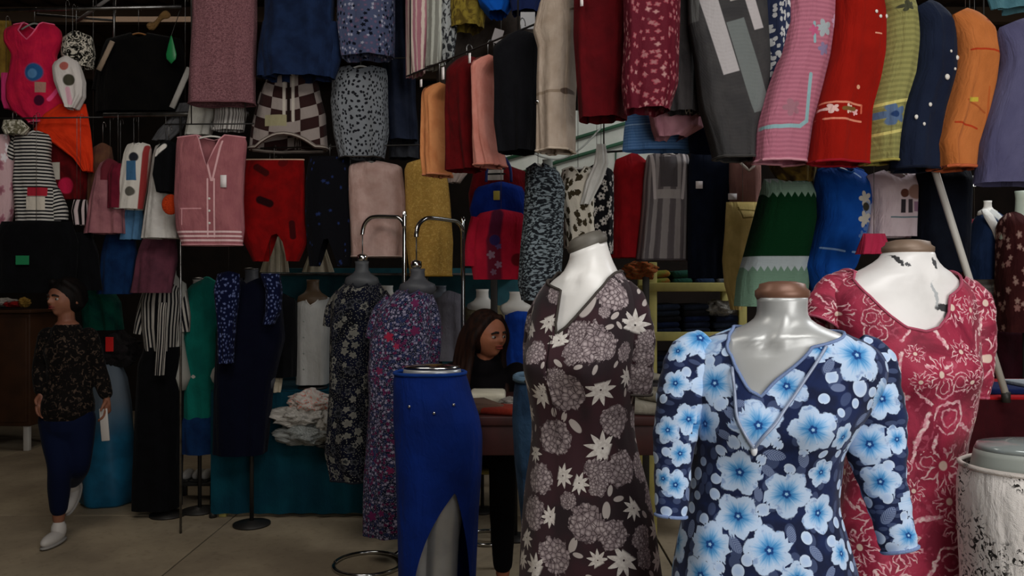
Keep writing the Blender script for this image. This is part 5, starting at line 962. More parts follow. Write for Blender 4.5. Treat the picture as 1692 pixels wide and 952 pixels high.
half_form('dress_form', 'dark grey neck form inside the magenta flowered dress', 690, 444, 488, 4.45, 13, M('smoke_form2', lambda: simple('smoke_form2', '#4a4b50', .5)))
def crumple(name, label, cat, px, py, d, w, h, mat, seed, depth=.12, group=None):
    """a crumpled heap of cloth: w, h in pixels"""
    W, H = w / F * d / 2, h / F * d; rnd = random.Random(seed); m = MB(); ph = [rnd.uniform(0, 6.28) for _ in range(8)]
    m.ball((0, 0, 0), 1, 24); vs = []
    for v in m.v:
        a = math.atan2(v[1], v[0]); k = 1 + .14 * math.sin(5 * a + ph[0] + 3 * v[2]) + .1 * math.sin(9 * a + ph[1] - 5 * v[2]) + .08 * math.sin(13 * v[2] + ph[2] + 2 * a)
        k += .07 * math.sin(17 * a + ph[5] + 6 * math.sin(4 * v[2] + ph[6])) + .05 * math.sin(23 * v[2] + 9 * a + ph[7])
        z = v[2] + .06 * math.sin(19 * v[0] + ph[5]) * math.cos(15 * v[1] + ph[6]) + .12 * math.sin(6 * v[0] + ph[3]) + .1 * math.sin(7 * v[1] + ph[4])
        vs.append((v[0] * W * k, v[1] * depth * k, max(0, (z + 1) / 2 * H) if z > -.9 else 0))
    m.v = vs; o = m.build(name, mat, None, P(px, py, d)); return tag(o, label, cat, group)
def folded(name, label, cat, px, py, d, w, h, dep, mat, n=1, rz=0, group=None, base=None):
    """one folded garment: w, h in pixels, lower edge at py"""
    W, H = w / F * d, h / F * d; m = MB()
    m.box((0, 0, H / 2), (W, dep, H), 0, min(H * .42, .02))
    vs = []
    for v in m.v: vs.append((v[0] + .004 * math.sin(v[2] * 90 + px), v[1] + .004 * math.sin(v[0] * 40 + py), v[2] + .003 * math.sin(v[0] * 30 + px)))
    m.v = vs; o = m.build(name, mat, None, P(px, py, d)); o.rotation_euler = (0, 0, rz)
    if base is not None: o.location.z = base
    return tag(o, label, cat, group)
# ---- counter with turquoise cloth
cx0, cx1 = xy_of(352, 5.35), xy_of(648, 5.35)
ct_ = thing('counter', 'market counter covered with a dark turquoise cloth', 'counter', ((cx0 + cx1) / 2, 5.68, 0)); W = cx1 - cx0
teal = cloth('turquoise_cloth', plain('#0b4654', '#083848', 3), .8)
MB().box((0, 0, .84), (W, .66, .03), 0, .006).build('tabletop', wood_pale, ct_)
m = MB(); nn = 60; vs = []
for i in range(nn + 1):
    x = -W / 2 - .01 + (W + .02) * i / nn; vs += [(x, -.345 - .012 * math.sin(i * .9) - .008 * math.sin(i * .37), .03), (x, -.345 - .005 * math.sin(i * .9), .45), (x, -.342, .857)]
m.add(vs, [(3 * i + k, 3 * i + 3 + k, 3 * i + 4 + k, 3 * i + 1 + k) for i in range(nn) for k in range(2)]); m.build('cloth_skirt', teal, ct_)
MB().box((0, 0, .861), (W + .02, .68, .006)).build('cloth_top', teal, ct_)
for sx in (-1, 1):
    for sy in (-1, 1): MB().box((sx * (W / 2 - .06), sy * .3, .41), (.05, .05, .82), 0, .004).build('leg', wood_pale, ct_)
bb = thing('backboard', 'turquoise backboard with a metal shelf edge behind the counter', 'board', P(650, 470, 6.08))
MB().box((0, 0, -.5), (xy_of(870, 5.95) - xy_of(430, 5.95), .03, 1.25), 0, .004).build('panel', simple('turquoise_board', '#1d5c66', .7, 0, '#174a56'), bb)
MB().box((0, -.1, .075), (xy_of(862, 5.9) - xy_of(438, 5.9), .2, .018), 0, .003).build('shelf_edge', steel, bb)
for sx in (-.98, .98): MB().box((sx, 0.01, -1.0), (.05, .03, 1.1), 0, .003).build('board_leg', darkmetal, bb)
cloth_w = M('creased_white', lambda: cloth('creased_white', plain('#cfc9c0', '#a9a49c', 14)))
for i, (px, py, w, h, lab, mm) in enumerate(((500, 735, 84, 34, 'grey white crumpled cloth, lowest of the heap on the turquoise counter', cloth('heap_grey', plain('#a8aaa6', '#7c807c', 14))), (492, 705, 84, 34, 'cream crumpled cloth in the middle of the heap on the counter', cloth_w),
        (512, 684, 62, 40, 'crumpled cloth with coral pink patch topping the heap on the counter', cloth('heap_coral', plain('#d8cfc6', '#e08a78', 7, .5, .62))), (540, 718, 30, 40, 'bright white folded cloth standing against the heap', cloth_w), (560, 742, 70, 26, 'black and grey flowered cloth trailing off the counter heap', cloth('heap_black', scatter('#15151a', [('#8a8a84', '#6a6a66')], None, 22))))):
    crumple('crumpled_cloth', lab, 'cloth', px, py, 5.22 + i * .015, w, h, mm, 40 + i, .09, 'heap of clothes on the counter')
# ---- dresses shown along the left stall
stripe_v = stripes(0, .03, .5, '#15151a', '#b0a9a0')
def full_form(label, px, ytop, d, r, mat, legs=True):
    H = z_of(ytop, d); x = xy_of(px, d); k = r / F * d
    t = thing('dress_form', label, 'mannequin', (x, d, 0), 0, 'half mannequins at the stalls')
    MB().lathe([(.12, .86), (.155, .95), (.105, H - .5), (.115, H - .33), (.13, H - .2), (.12, H - .12), (k * 1.25, H - .085), (k * .95, H - .06), (k * .9, H - .01), (k, H)], sy=.62, n=28).build('torso', mat, t)
    MB().lathe([(k * 1.02, 0), (k, .01), (.001, .016)], (0, 0, H), sy=.64).build('neck_cap', steel, t)
    if legs:
        for s in (-1, 1): MB().tube(spline([(s * .08, 0, .9), (s * .075, 0, .5), (s * .07, .02, .3), (s * .065, 0, .09)], 4), list(spline([(.085,), (.058,), (.055,), (.036,)], 4)[:, 0]), 12).build('leg', mat, t)
    stand(t, .9, r=.12, mat=darkmetal); return t
full_form('dark form with grey neck wearing the striped blouse', 278, 440, 5.4, 14, M('form_grey', lambda: simple('form_grey', '#9a978f', .5)), False)
garment('blouse', 'black and white vertical striped blouse with a long neck scarf', 'blouse', '460 264 294; 470 246 302; 500 238 304; 540 240 300; 578 246 298', ('stripe_vertical', stripe_v), hang=False, d=5.4, depth=.14, shoulder=.03, fold=.012, neck=(.4, .03, 2),
        sleeves=[[(250, 482, 13), (240, 520, 14), (236, 552, 15)], [(298, 482, 11), (304, 520, 11), (304, 548, 10)]])
garment('neck_scarf', 'striped neck scarf tail hanging down over the black skirt', 'scarf', '500 262 276; 560 260 274; 620 256 270', ('stripe_vertical', None), d=5.2, depth=.02, hang=False)
garment('skirt', 'long straight black skirt reaching the floor under the striped blouse', 'skirt', '572 244 302; 600 232 304; 700 226 300; 838 222 296', ('black_cotton', None), d=5.4, depth=.13, fold=.012, taper=0, hang=False)
garment('dress', 'teal green dress hanging between the striped blouse and navy suit', 'dress', '458 330 356; 476 312 362; 520 308 362; 600 304 360; 690 306 358', ('teal_dress', plain('#0e6a5e', '#0a564e', 4)), hang=False, d=5.5, depth=.1, fold=.012, shoulder=.04, trim=M('teal_trim', lambda: cloth('teal_trim', '#2c8a78')))
garment('skirt', 'navy blue skirt below the teal green dress', 'skirt', '686 302 360; 720 300 362; 748 302 358', ('navy_dim', None), d=5.45, depth=.09, fold=.012, hang=False)
full_form('pale legged form under the teal green dress', 330, 462, 5.5, 12, M('form_pale', lambda: simple('form_pale', '#a8a49c', .5)), False)
garment('suit_dress', 'long midnight navy dress under a speckled open cardigan', 'dress', '456 384 450; 480 368 462; 560 360 470; 640 356 450; 748 354 440', ('midnight', plain('#070a1c', '#05071a')), hang=False, d=5.18, depth=.13, fold=.012, shoulder=.04, neck=(.4, .05, 1))
full_form('dark form wearing the midnight navy dress', 416, 446, 5.18, 12, M('smoke_form2', None), False)
spk = ('night_speckle', scatter(plain('#0c1230'), [('#66719a', '#343e68')], None, 44, 5, .5, .6))
garment('cardigan_front', 'night blue speckled cardigan front beside the teal dress', 'cardigan', '448 360 396; 480 354 396; 540 360 388; 600 362 384', spk, d=4.99, depth=.05, fold=.012, shoulder=.02)
garment('cardigan_front', 'night blue speckled cardigan front beside the black jacket', 'cardigan', '452 430 462; 480 440 466; 515 440 464; 536 436 452', spk, d=4.99, depth=.05, fold=.012)
garment('jacket', 'plain black jacket between the navy dress and the white blouse', 'jacket', '484 446 482; 500 436 490; 560 434 490; 622 438 488', ('black_cotton', None), d=5.36, depth=.1, shoulder=.04, fold=.012)
garment('scarf', 'small pale cloth peeking out below the black jacket', 'cloth', '622 442 468; 648 446 464', wm, d=5.34, depth=.02)
garment('blouse', 'off white buttoned blouse on a dark necked form', 'blouse', '488 496 542; 500 492 546; 560 490 544; 634 490 542', ('off_white', plain('#b5b4b0', '#a8a7a4', 4)), hang=False, d=5.45, depth=.1, fold=.008, shoulder=.02, neck=(.45, .07, 2), trim=M('white_trim', lambda: cloth('white_trim', '#c4c2bc')), buttons=(greyplastic, [(508, 530, 1.6), (508, 556, 1.6), (508, 582, 1.6), (508, 608, 1.6)]))
half_form('dress_form', 'brown necked form inside the off white blouse', 517, 462, 510, 5.45, 11, M('form_brown', lambda: simple('form_brown', '#5a4632', .5)), foot=.865)
half_form('dress_form', 'small white neck form behind the chrome hooks', 640, 472, 505, 5.6, 10, whiteplastic, foot=.865)
garment('blouse', 'smoky grey blouse behind the tall chrome pole', 'blouse', '480 724 760; 492 716 766; 540 714 768; 595 716 766', ('smoke_grey', plain('#77747c', '#68646c', 6)), hang=False, d=5.5, depth=.1, shoulder=.03, fold=.012, over=[('f', 724, 545, 12, '#8c5a74')])
half_form('dress_form', 'slate grey neck form inside the smoky grey blouse', 728, 472, 500, 5.5, 10, M('slate', lambda: simple('slate', '#5c6068', .5)), foot=0)
half_form('dress_form', 'small white neck form just above the seated person', 797, 478, 520, 5.5, 11, whiteplastic, foot=0)
garment('blouse', 'olive beige blouse behind the seated person', 'blouse', '500 774 828; 512 766 838; 600 764 838', ('olive_beige', plain('#7c7358', '#6c644c')), hang=False, d=5.5, depth=.08, fold=.01, shoulder=.03)
garment('blouse', 'bright blue blouse hung between the seated person and the brown dress', 'blouse', '506 838 872; 520 834 880; 580 836 880; 645 840 880', ('bright_blue', plain('#1540a0', '#103488')), hang=False, d=4.9, depth=.09, fold=.012, shoulder=.03)
half_form('dress_form', 'pale form neck above the bright blue blouse', 852, 482, 520, 4.9, 11, whiteplastic, foot=0)
# ---- poles by the left stall
def pole(label, a, b, r, mat, grp=None):
    A, B = P(*a), P(*b); c = B; o = thing('stall_pole', label, 'pole', c, 0, grp)
    MB().tube([A - c, B - c], r, 10).build('shaft', mat, o); MB().lathe([(r * 1.7, 0), (r * 1.7, .03), (r * 1.05, .04)], (0, 0, 0), n=14).build('foot', darkmetal, o); return o
pole('thin grey pole standing beside the long black skirt', (300, 400, 5.6), (289, 848 - 10, 5.6), .011, steel, 'stall poles')
pole('short grey pole standing below the midnight navy dress', (357, 700, 5.35), (352, 855, 5.35), .015, M('pale_steel', lambda: simple('pale_steel', '#9c9a98', .5, .3)), 'stall poles')
for i, (px, lab) in enumerate(((312, 'pale shoe nearest the thin grey pole'), (330, 'pale shoe between the two floor poles'), (344, 'pale shoe nearest the short grey pole'))):
    t = thing('shoe', lab, 'shoe', (xy_of(px, 5.75), 5.75, .17), 0, 'shoes below the teal dress'); m = MB(); m.ball((0, -.02, .035), .04, 8, (.9, 2.2, .9)); m.build('upper', M('shoe_pale', lambda: simple('shoe_pale', '#a09c96', .5)), t); MB().box((0, -.02, .004), (.07, .18, .012), 0, .004).build('sole', darkmetal, t)
sb = thing('shoe_bench', 'low dark bench carrying shoes below the teal dress', 'bench', (xy_of(328, 5.8), 5.8, 0)); MB().box((0, 0, .15), (.36, .3, .03), 0, .005).build('seat', darkmetal, sb)
for sx in (-1, 1):
    for sy in (-1, 1): MB().box((sx * .15, sy * .12, .07), (.03, .03, .14)).build('leg', darkmetal, sb)
# ---- teal plastic drum, bags, brown cabinet
dr = thing('cloth_drum', 'teal blue tapering sack with a grey top behind the walking person', 'sack', (xy_of(180, 5.72), 5.72, 0))
m = MB(); m.lathe([(.16, 0), (.185, .02), (.19, .1), (.185, .3), (.17, .5), (.15, .72), (.12, .9), (.075, 1.02), (.03, 1.05)], n=40)
m.v = [(v[0] * (1 + .05 * math.sin(6 * math.atan2(v[1], v[0]) + v[2] * 4)), v[1] * (1 + .05 * math.sin(6 * math.atan2(v[1], v[0]) + v[2] * 4)), v[2]) for v in m.v]
n_ = NT('teal_sack', .55); z_ = n_.sep(n_.coord('Object'))[2]; m.build('sack_body', n_.done(n_.mix(n_.step(z_, .45, .8), n_.mix(n_.step(n_.noise(n_.coord('Object'), 6), .35, .65), '#1a6486', '#12506e'), '#5c6670')), dr)
MB().tube(spline([(.05 * math.cos(q), .05 * math.sin(q), 1.0) for q in np.linspace(0, 6.28, 13)], 2), .01, 6).build('tie', darkmetal, dr)
crumple('bundle', 'dark bundle of clothes resting on the teal sack', 'bundle', 192, 606, 5.72, 66, 56, M('dark_bundle', lambda: cloth('dark_bundle', plain('#1c1a1a', '#262022'))), 70, .14)
card('label_card', 'small bright red card on the dark bundle', 181, 569, 5.56, 13, 24, simple('red_card', '#c81e1e', .5), 'card')
garment('blouse', 'dark green shiny blouse behind the walking person', 'blouse', '456 142 166; 470 136 176; 500 136 196; 545 140 200', ('green_shiny', plain('#0c5040', '#083a34')), d=5.75, depth=.1, fold=.02, shoulder=.03, over=[('c', 146, 465, 10, '#1f8a78'), ('c', 143, 496, 9, '#2a9a80')])
cb = thing('cabinet', 'brown cabinet on pale legs at the far end of the aisle', 'cabinet', (xy_of(-30, 7.6), 7.75, 0)); br = simple('brown_board', '#4a2c17', .6, 0, '#3c2412', 5)
MB().box((0, 0, .78), (1.05, .5, 1.08), 0, .01).build('body', br, cb); MB().box((0, -.01, 1.335), (1.1, .54, .03), 0, .006).build('top', br, cb)
for k in (-.26, .26): MB().box((k, -.255, .78), (.48, .02, 1.0), 0, .006).build('door', br, cb)
for sx in (-1, 1):
    for sy in (-1, 1): MB().box((sx * .47, sy * .2, .12), (.05, .05, .24), 0, .004).build('leg', whiteplastic, cb)
crumple('folded_cloth', 'white cloth on top of the brown cabinet', 'cloth', 10, 507, 7.62, 40, 14, cloth_w, 81, .1)
crumple('folded_cloth', 'red cloth on top of the brown cabinet beside the white one', 'cloth', 26, 508, 7.6, 28, 10, cloth('red_heap', '#a82020'), 82, .1)
crumple('soft_toy', 'yellow ochre cloth bundle at the cabinet top edge', 'bundle', 40, 508, 7.6, 16, 16, cloth('ochre_heap', '#b08a40'), 83, .06)
# ---- pale yellow shelf with folded trousers
SX0, SX1, SD = xy_of(1078, 4.9), xy_of(1226, 4.9), 4.9
su = thing('shelf_unit', 'pale yellow wooden shelf unit with folded trousers behind the dresses', 'shelf', ((SX0 + SX1) / 2, SD + .2, 0)); SW = SX1 - SX0
for sx in (-1, 1):
    for sy in (-1, 1): MB().box((sx * SW / 2, sy * .2, .86), (.05, .045, 1.72), 0, .004).build('post', wood_pale, su)
shelf_z = [z_of(475, SD), z_of(556, SD), z_of(640, SD), z_of(720, SD)]
for z in shelf_z: MB().box((0, 0, z), (SW + .06, .46, .028), 0, .004).build('shelf_board', wood_pale, su); MB().box((0, -.225, z + .002), (SW + .1, .02, .055), 0, .004).build('shelf_rail', wood_pale, su)
den = [M('fold_%d' % i, lambda c=c: cloth('folded_%s' % c[0][1:], plain(*c))) for i, c in enumerate((('#1a2236', '#141a2a'), ('#232a38', '#1b212c'), ('#16203c', '#10182e'), ('#2a3244', '#1e2534'), ('#1a1a20', '#121216')))]
words_row = ('upper', 'middle', 'lower'); words_col = ('first', 'second', 'third')
for si, z in enumerate(shelf_z[1:3] + shelf_z[3:]):
    for c in range(3):
        for k in range(3 if si == 0 and c == 2 else 5):
            rnd = random.Random(si * 100 + c * 10 + k); w = SW / 3 * .88
            o = folded('folded_trousers', 'dark folded trousers, %s from the bottom of the %s stack on the %s open shelf' % (('first', 'second', 'third', 'fourth', 'topmost')[k], words_col[c] if c else 'first', words_row[si]), 'trousers', 0, 0, 1, w * F, .036 * F, .34, den[(si * 7 + c * 3 + k * 2) % 5], group='folded trousers on the yellow shelf')
            o.location = ((SX0 + SW * (c + .5) / 3) + rnd.uniform(-.008, .008), SD + .17 + rnd.uniform(-.01, .01), z + .015 + k * .0375)
for i, (c, c2, lab) in enumerate((('#a8582c', '#6e7a34', 'orange and green folded cloth on the shelf top'), ('#2c5c48', '#20443a', 'bottle green folded cloth on the shelf top'), ('#2c4058', '#1e2c44', 'slate blue folded cloth on the shelf top'), ('#b9b4ac', '#58626c', 'grey and white folded cloth on the shelf top'))):
    for k in range(2):
        o = folded('folded_cloth', lab + (', lower one of its pair' if k == 0 else ', upper one of its pair'), 'cloth', 0, 0, 1, SW / 4 * .9 * F, .045 * F, .34, M('top_fold%d' % i, lambda: cloth('top_fold%d' % i, plain(c, c2, 12))), group='coloured cloth on the shelf top')
        o.location = (SX0 - .02 + SW * (i + .5) / 4, SD + .17, shelf_z[0] + .015 + k * .046)
extra = crumple('crumpled_cloth', 'orange red crumpled scarf beside the shelf top', 'scarf', 1058, 462, 4.75, 50, 32, cloth('flame_scarf', plain('#c8502a', '#6e6a3c', 16)), 91, .1)
crumple('crumpled_cloth', 'pale grey scarf lump on the shelf behind the blue dress shoulder', 'scarf', 1190, 522, 4.96, 54, 26, cloth('pale_lump', plain('#9a968c', '#6e6a64', 10)), 92, .09).location.z = shelf_z[1] + .013 + 3 * .0375
# ---- long table between the dresses
tb = thing('sales_table', 'long dark red sales table behind the foreground dresses', 'table', (xy_of(960, 3.7), 3.7, 0)); TW = 1.45; TZ = 1.02
redw = M('table_red', lambda: simple('table_red', '#3c1714', .6, 0, '#2c100e'))
MB().box((0, 0, TZ - .02), (TW, .8, .04), 0, .006).build('tabletop', redw, tb); MB().box((0, -.38, TZ - .1), (TW - .04, .02, .13), 0, .003).build('apron', redw, tb)
for sx in (-1, 1):
    for sy in (-1, 1): MB().box((sx * (TW / 2 - .07), sy * .33, (TZ - .04) / 2), (.05, .05, TZ - .04), 0, .004).build('leg', redw, tb)
tx = tb.location.x
def on_table(name, lab, cat, x, y, w, dep, h, mat, z=0, rz=0):
    m = MB(); m.box((0, 0, h / 2), (w, dep, h), 0, min(h * .42, .015)); o = m.build(name, mat, None, (tx + x, 3.7 + y, TZ + z)); o.rotation_euler = (0, 0, rz); return tag(o, lab, cat)
gp = cloth('grey_fold', plain('#8c8578', '#77705f', 8)); gq = cloth('charcoal_fold', plain('#3a3638', '#2a2628', 8)); gr = cloth('pale_fold', plain('#a29c8e', '#8c8678', 8))
on_table('folded_cloth', 'cream folded cloth in front of the seated person', 'cloth', -.44, .05, .17, .2, .05, cloth('cream_fold', plain('#cfc8b4', '#bdb6a2')))
on_table('folded_cloth', 'brown folded cloth on the sales table near the blue slit skirt', 'cloth', -.5, -.24, .22, .24, .04, cloth('brown_fold', plain('#5a4438', '#4a362c')), 0, .4)
on_table('folded_cloth', 'rust red folded cloth on the table edge beside the jeans', 'cloth', -.36, -.3, .18, .16, .03, cloth('rust_fold', plain('#7a2a1c', '#651f16')), 0, -.3)
crumple('crumpled_cloth', 'white striped cloth crumpled beside the cream folded cloth', 'cloth', 848, 668, 3.6, 40, 14, cloth('scrap', stripes(0, .02, .5, '#c4beb4', '#5a4a44')), 95, .07).location.z = TZ
for k, (x, y, w, lab, mt) in enumerate(((.34, -.28, .3, 'pale grey folded cloth at the table front beside the blue sleeve', gr), (.42, .02, .3, 'taupe folded cloth behind the pale grey one on the table', gp), (.3, .22, .3, 'charcoal folded cloth at the table back behind the taupe one', gq), (.16, -.1, .26, 'taupe folded cloth next to the brown dress on the table', gp))):
    on_table('folded_cloth', lab, 'cloth', x, y, w, .24, .05 + .012 * k, mt, 0, .2 * k - .3)
on_table('folded_cloth', 'small silver grey cloth laid on the charcoal one', 'cloth', .3, .22, .2, .18, .03, gr, .086, .3)
on_table('folded_cloth', 'dusty cloth laid crosswise on the pale grey one', 'cloth', .36, -.26, .22, .18, .03, gp, .05, .5)
# ---- table with red cloth on the far side, leaning pole, dresses behind
rt = thing('cloth_table', 'table under a bright red cloth behind the crimson dress', 'table', (xy_of(1690, 3.3), 3.35, 0)); RZ = z_of(655, 3.1)
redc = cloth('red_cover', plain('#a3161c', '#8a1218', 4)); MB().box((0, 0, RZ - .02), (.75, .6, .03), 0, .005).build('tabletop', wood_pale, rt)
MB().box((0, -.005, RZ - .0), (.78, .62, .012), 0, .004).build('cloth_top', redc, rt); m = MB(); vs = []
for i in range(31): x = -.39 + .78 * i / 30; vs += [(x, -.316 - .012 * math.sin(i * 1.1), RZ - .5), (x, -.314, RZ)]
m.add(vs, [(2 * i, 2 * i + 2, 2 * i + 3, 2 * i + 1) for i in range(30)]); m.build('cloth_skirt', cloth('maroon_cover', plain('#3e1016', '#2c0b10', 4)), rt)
for sx in (-1, 1):
    for sy in (-1, 1): MB().box((sx * .33, sy * .25, (RZ - .03) / 2), (.04, .04, RZ - .04)).build('leg', wood_pale, rt)
fx = rt.location.x
tag(MB().box((0, 0, .012), (.34, .24, .024), 0, .008).build('folded_cloth', cloth('navy_fold', '#15204a'), None, (fx - .14, 3.22, RZ + .006)), 'navy folded cloth on the red covered table', 'cloth')
tag(MB().box((0, 0, .008), (.2, .2, .016), 0, .005).build('folded_cloth', cloth('greyblue_fold', plain('#a3a9ae', '#8c9298')), None, (fx + .0, 3.2, RZ + .03)), 'pale grey cloth lying on the navy one', 'cloth')
A, B = P(1516, 190, 2.86), P(1662, 652, 3.0); lp = thing('leaning_pole', 'slim white pole leaning across behind the crimson dress', 'pole', B)
MB().tube([A - B, Vector((0, 0, 0))], .0125, 12).build('shaft', M('pole_white', lambda: simple('pole_white', '#cfccc4', .45)), lp); MB().tube([(0, 0, -.03), (0, 0, .01)], .016, 10).build('foot', darkmetal, lp)
garment('floral_dress', 'dark wine dress with pale printed flowers at the frame edge', 'dress', '346 1668 1724; 362 1656 1742; 420 1652 1764; 548 1650 1768', ('wine_floral', scatter(plain('#46201f', '#3a181a'), [('#a88078', '#8a5c58'), ('#b09488', '#7c5450')], None, 22, 5, .5, .6)), hang=False, d=4.0, depth=.13, fold=.012, shoulder=.02, neck=(.62, .1, 2), neckB=(.6, .03, 2))
half_form('dress_form', 'pale green white form shoulders above the wine flowered dress', 1694, 316, 420, 4.0, 17, M('form_mint', lambda: simple('form_mint', '#bcc8b8', .5)), foot=0)
jk = garment('jacket', 'navy jacket with broad white lapel edges behind the white pole', 'jacket', '345 1622 1648; 360 1614 1656; 420 1606 1660; 462 1606 1656', ('navy_jacket', plain('#22365a', '#1a2c4c')), hang=False, d=4.2, depth=.1, fold=.008, shoulder=.03, over=[('l', 1630, 348, 1654, 400, 8, '#c2c2be'), ('l', 1655, 400, 1654, 460, 4, '#aaa9a6')])
MB().tube([P(x, y, 4.2 - q) - jk.location for x, y, q in ((1626, 347, .05), (1634, 358, .085), (1646, 378, .1), (1653, 402, .1), (1653, 430, .1), (1652, 460, .1))], [.018, .024, .024, .02, .013, .01], 8, flat=.5).build('lapel', M('lapel_white', lambda: cloth('lapel_white', '#d6d4ce')), jk)
half_form('dress_form', 'white form neck above the navy jacket', 1632, 332, 362, 4.2, 7, whiteplastic, foot=0)
garment('skirt', 'pale grey ribbed skirt below the navy jacket', 'skirt', '456 1612 1662; 480 1616 1664; 536 1618 1668', ('grey_rib', stripes(1, .03, .5, '#8c9290', '#a4aaa8', .01)), d=4.22, depth=.09, fold=.01, taper=0, hang=False)
garment('blouse', 'small white blouse beside the navy jacket', 'blouse', '370 1596 1608; 390 1592 1614; 420 1592 1612; 440 1598 1608', ('white_bit', plain('#d8cfc8', '#c4a8a0')), d=4.4, depth=.05)
garment('dress', 'dull red dress behind the small white blouse', 'dress', '362 1600 1620; 420 1596 1622; 470 1596 1622', ('dull_red', plain('#6a242c', '#541c24')), d=4.6, depth=.06)
garment('dress', 'dark maroon curtain of cloth under the wine flowered dress', 'dress', '530 1640 1760; 660 1636 1770', ('dark_maroon', plain('#34101a', '#280c14')), d=4.5, depth=.08, fold=.02)
# ================================================================ people
def remeshed(name, mb, voxel, mat, parent, smooth=6):
    me = mesh(name + '_raw', mb.v, mb.f); o = bpy.data.objects.new(name, me); COL.objects.link(o)
    r = o.modifiers.new('r', 'REMESH'); r.mode = 'VOXEL'; r.voxel_size = voxel
    s = o.modifiers.new('s', 'SMOOTH'); s.factor = .5; s.iterations = smooth
    dg = bpy.context.evaluated_depsgraph_get(); new = bpy.data.meshes.new_from_object(o.evaluated_get(dg)); new.name = name
    bpy.data.objects.remove(o); bpy.data.meshes.remove(me)
    return new_obj(name, new, mat, parent)
def limb(mb, pts, rs, n=14, flat=1.0):
    S = spline([(*p, r) for p, r in zip(pts, rs)], 6); mb.tube([Vector(s[:3]) for s in S], [float(s[3]) for s in S], n, True, flat)
    mb.ball(pts[0], rs[0] * .98, 7); mb.ball(pts[-1], rs[-1] * .98, 7)
def head_mesh(mb, c, H, R):
    """head of height H round c, turned by the matrix R; face towards local -Y"""
    k0 = len(mb.v); n = 34; h = H / 2; m = MB(); m.ball((0, 0, 0), 1, n); vs = []
    G = lambda x, z, x0, z0, sx, sz: math.exp(-((x - x0) / sx) ** 2 - ((z - z0) / sz) ** 2)
    for x, y, z in m.v:
        w = .76 if z > 0 else .76 - .24 * min(1, -z) ** 1.3
        dp = .9 if y > 0 else .86
        if z < -.2 and y > 0: dp *= 1 - .5 * min(1, (-z - .2) / .8)
        X, Y, Z = x * w, y * dp, z
        if y < 0:
            f = 0
            f += .24 * G(X, Z, 0, -.16, .085, .1) + .13 * G(X, Z, 0, .0, .06, .16)            # nose tip, bridge
            f += .05 * G(abs(X), Z, .1, -.18, .05, .05)                                       # nostrils
            f -= .1 * G(abs(X), Z, .27, .0, .12, .085)                                        # eye hollows
            f += .06 * G(abs(X), Z, .27, .17, .2, .06)                                        # brow
            f += .09 * G(X, Z, 0, -.37, .16, .05) + .08 * G(X, Z, 0, -.48, .14, .045) - .03 * G(X, Z, 0, -.425, .2, .018)
            f += .12 * G(X, Z, 0, -.78, .18, .14)                                             # chin
            f += .05 * G(abs(X), Z, .42, -.2, .16, .16)                                       # cheeks
            Y -= f
        vs.append(R @ Vector((X * h, Y * h, Z * h)) + c)
    m.v = [tuple(v) for v in vs]; mb.add(m.v, m.f)
    for s in (-1, 1):
        mb.ball(tuple(R @ Vector((s * .77 * h, .08 * h, -.08 * h)) + c), .2 * h, 7, (.3, .7, 1.15), R)
def hand(mb, wrist, direction, palm_n, L, side, curl):
    """palm, four unequal fingers with bent joints and a thumb from the side of the palm"""
    d = direction.normalized(); nrm = (palm_n - d * palm_n.dot(d)).normalized(); lat = d.cross(nrm) * side
    limb(mb, [wrist, wrist + d * L * .28, wrist + d * L * .5], [.021, .026, .026], 10, .62)
    for q in (-.5, 0, .5): mb.ball(tuple(wrist + d * L * .38 + lat * q * .03), .02, 6)
    for k, (o, l) in enumerate(((-.028, .42), (-.0095, .5), (.0095, .47), (.028, .36))):
        b = wrist + d * L * .5 + lat * o; pts = [b]; a = 0; p = b
        for j, fr in enumerate((.45, .32, .23)):
            a += curl * (.5, .8, .7)[j]; p = p + (d * math.cos(a) + nrm * math.sin(a)) * l * L * fr; pts.append(p)
        limb(mb, pts, [.0092, .0088, .008, .0068], 8)
    b = wrist + d * L * .18 - lat * .02; limb(mb, [b, b - lat * .025 + d * L * .14 + nrm * .008, b - lat * .03 + d * L * .3 + nrm * .02], [.012, .0105, .008], 8)
skin_m = lambda c: NT('skin', .55, 0, .35)
def skin(name, c1, c2):
    n = NT(name, .55, 0, .35); v = n.coord('Object'); return n.done(n.mix(n.step(n.noise(v, 9, 3), .35, .65), c1, c2))
def eyes(root, c, H, R, skinmat):
    h = H / 2
    for s in (-1, 1):
        p = R @ Vector((s * .27 * h, -.735 * h, .0)) + c; m = MB(); m.ball(tuple(p), .1 * h, 8, (1.15, .8, .75), R); e = m.build('eye', M('eye_white', lambda: simple('eye_white', '#9c948c', .3)), root)
        MB().ball(tuple(R @ Vector((s * .27 * h + .01 * h, -.80 * h, .0)) + c), .05 * h, 6, (1, .6, 1), R).build('iris', M('iris', lambda: simple('iris', '#20140e', .2)), e)
        MB().tube([R @ Vector((s * x * h, y * h, z * h)) + c for x, y, z in ((.12, -.88, .2), (.26, -.86, .215), (.42, -.74, .14))], [.012 * .5, .009 * .5 + .002, .004], 6).build('eyebrow', M('brow', lambda: simple('brow', '#1c110c', .8)), root)
def lips(root, c, H, R, col):
    h = H / 2; m = MB()
    for z, r, b in ((-.39, .03, .02), (-.465, .036, -.02)):
        m.tube(spline([R @ Vector((x * h, y * h, (z + b * (1 - abs(x) * 5)) * h)) + c for x, y in ((-.2, -.80), (-.1, -.895), (0, -.93), (.1, -.895), (.2, -.80))], 4), [r * h * k for k in ([.3] + list(np.interp(np.linspace(0, 1, 15), [0, .3, .5, .7, 1], [.4, 1, .9, 1, .4])) + [.3])], 7)
    m.build('lips', simple('lips', col, .45), root)
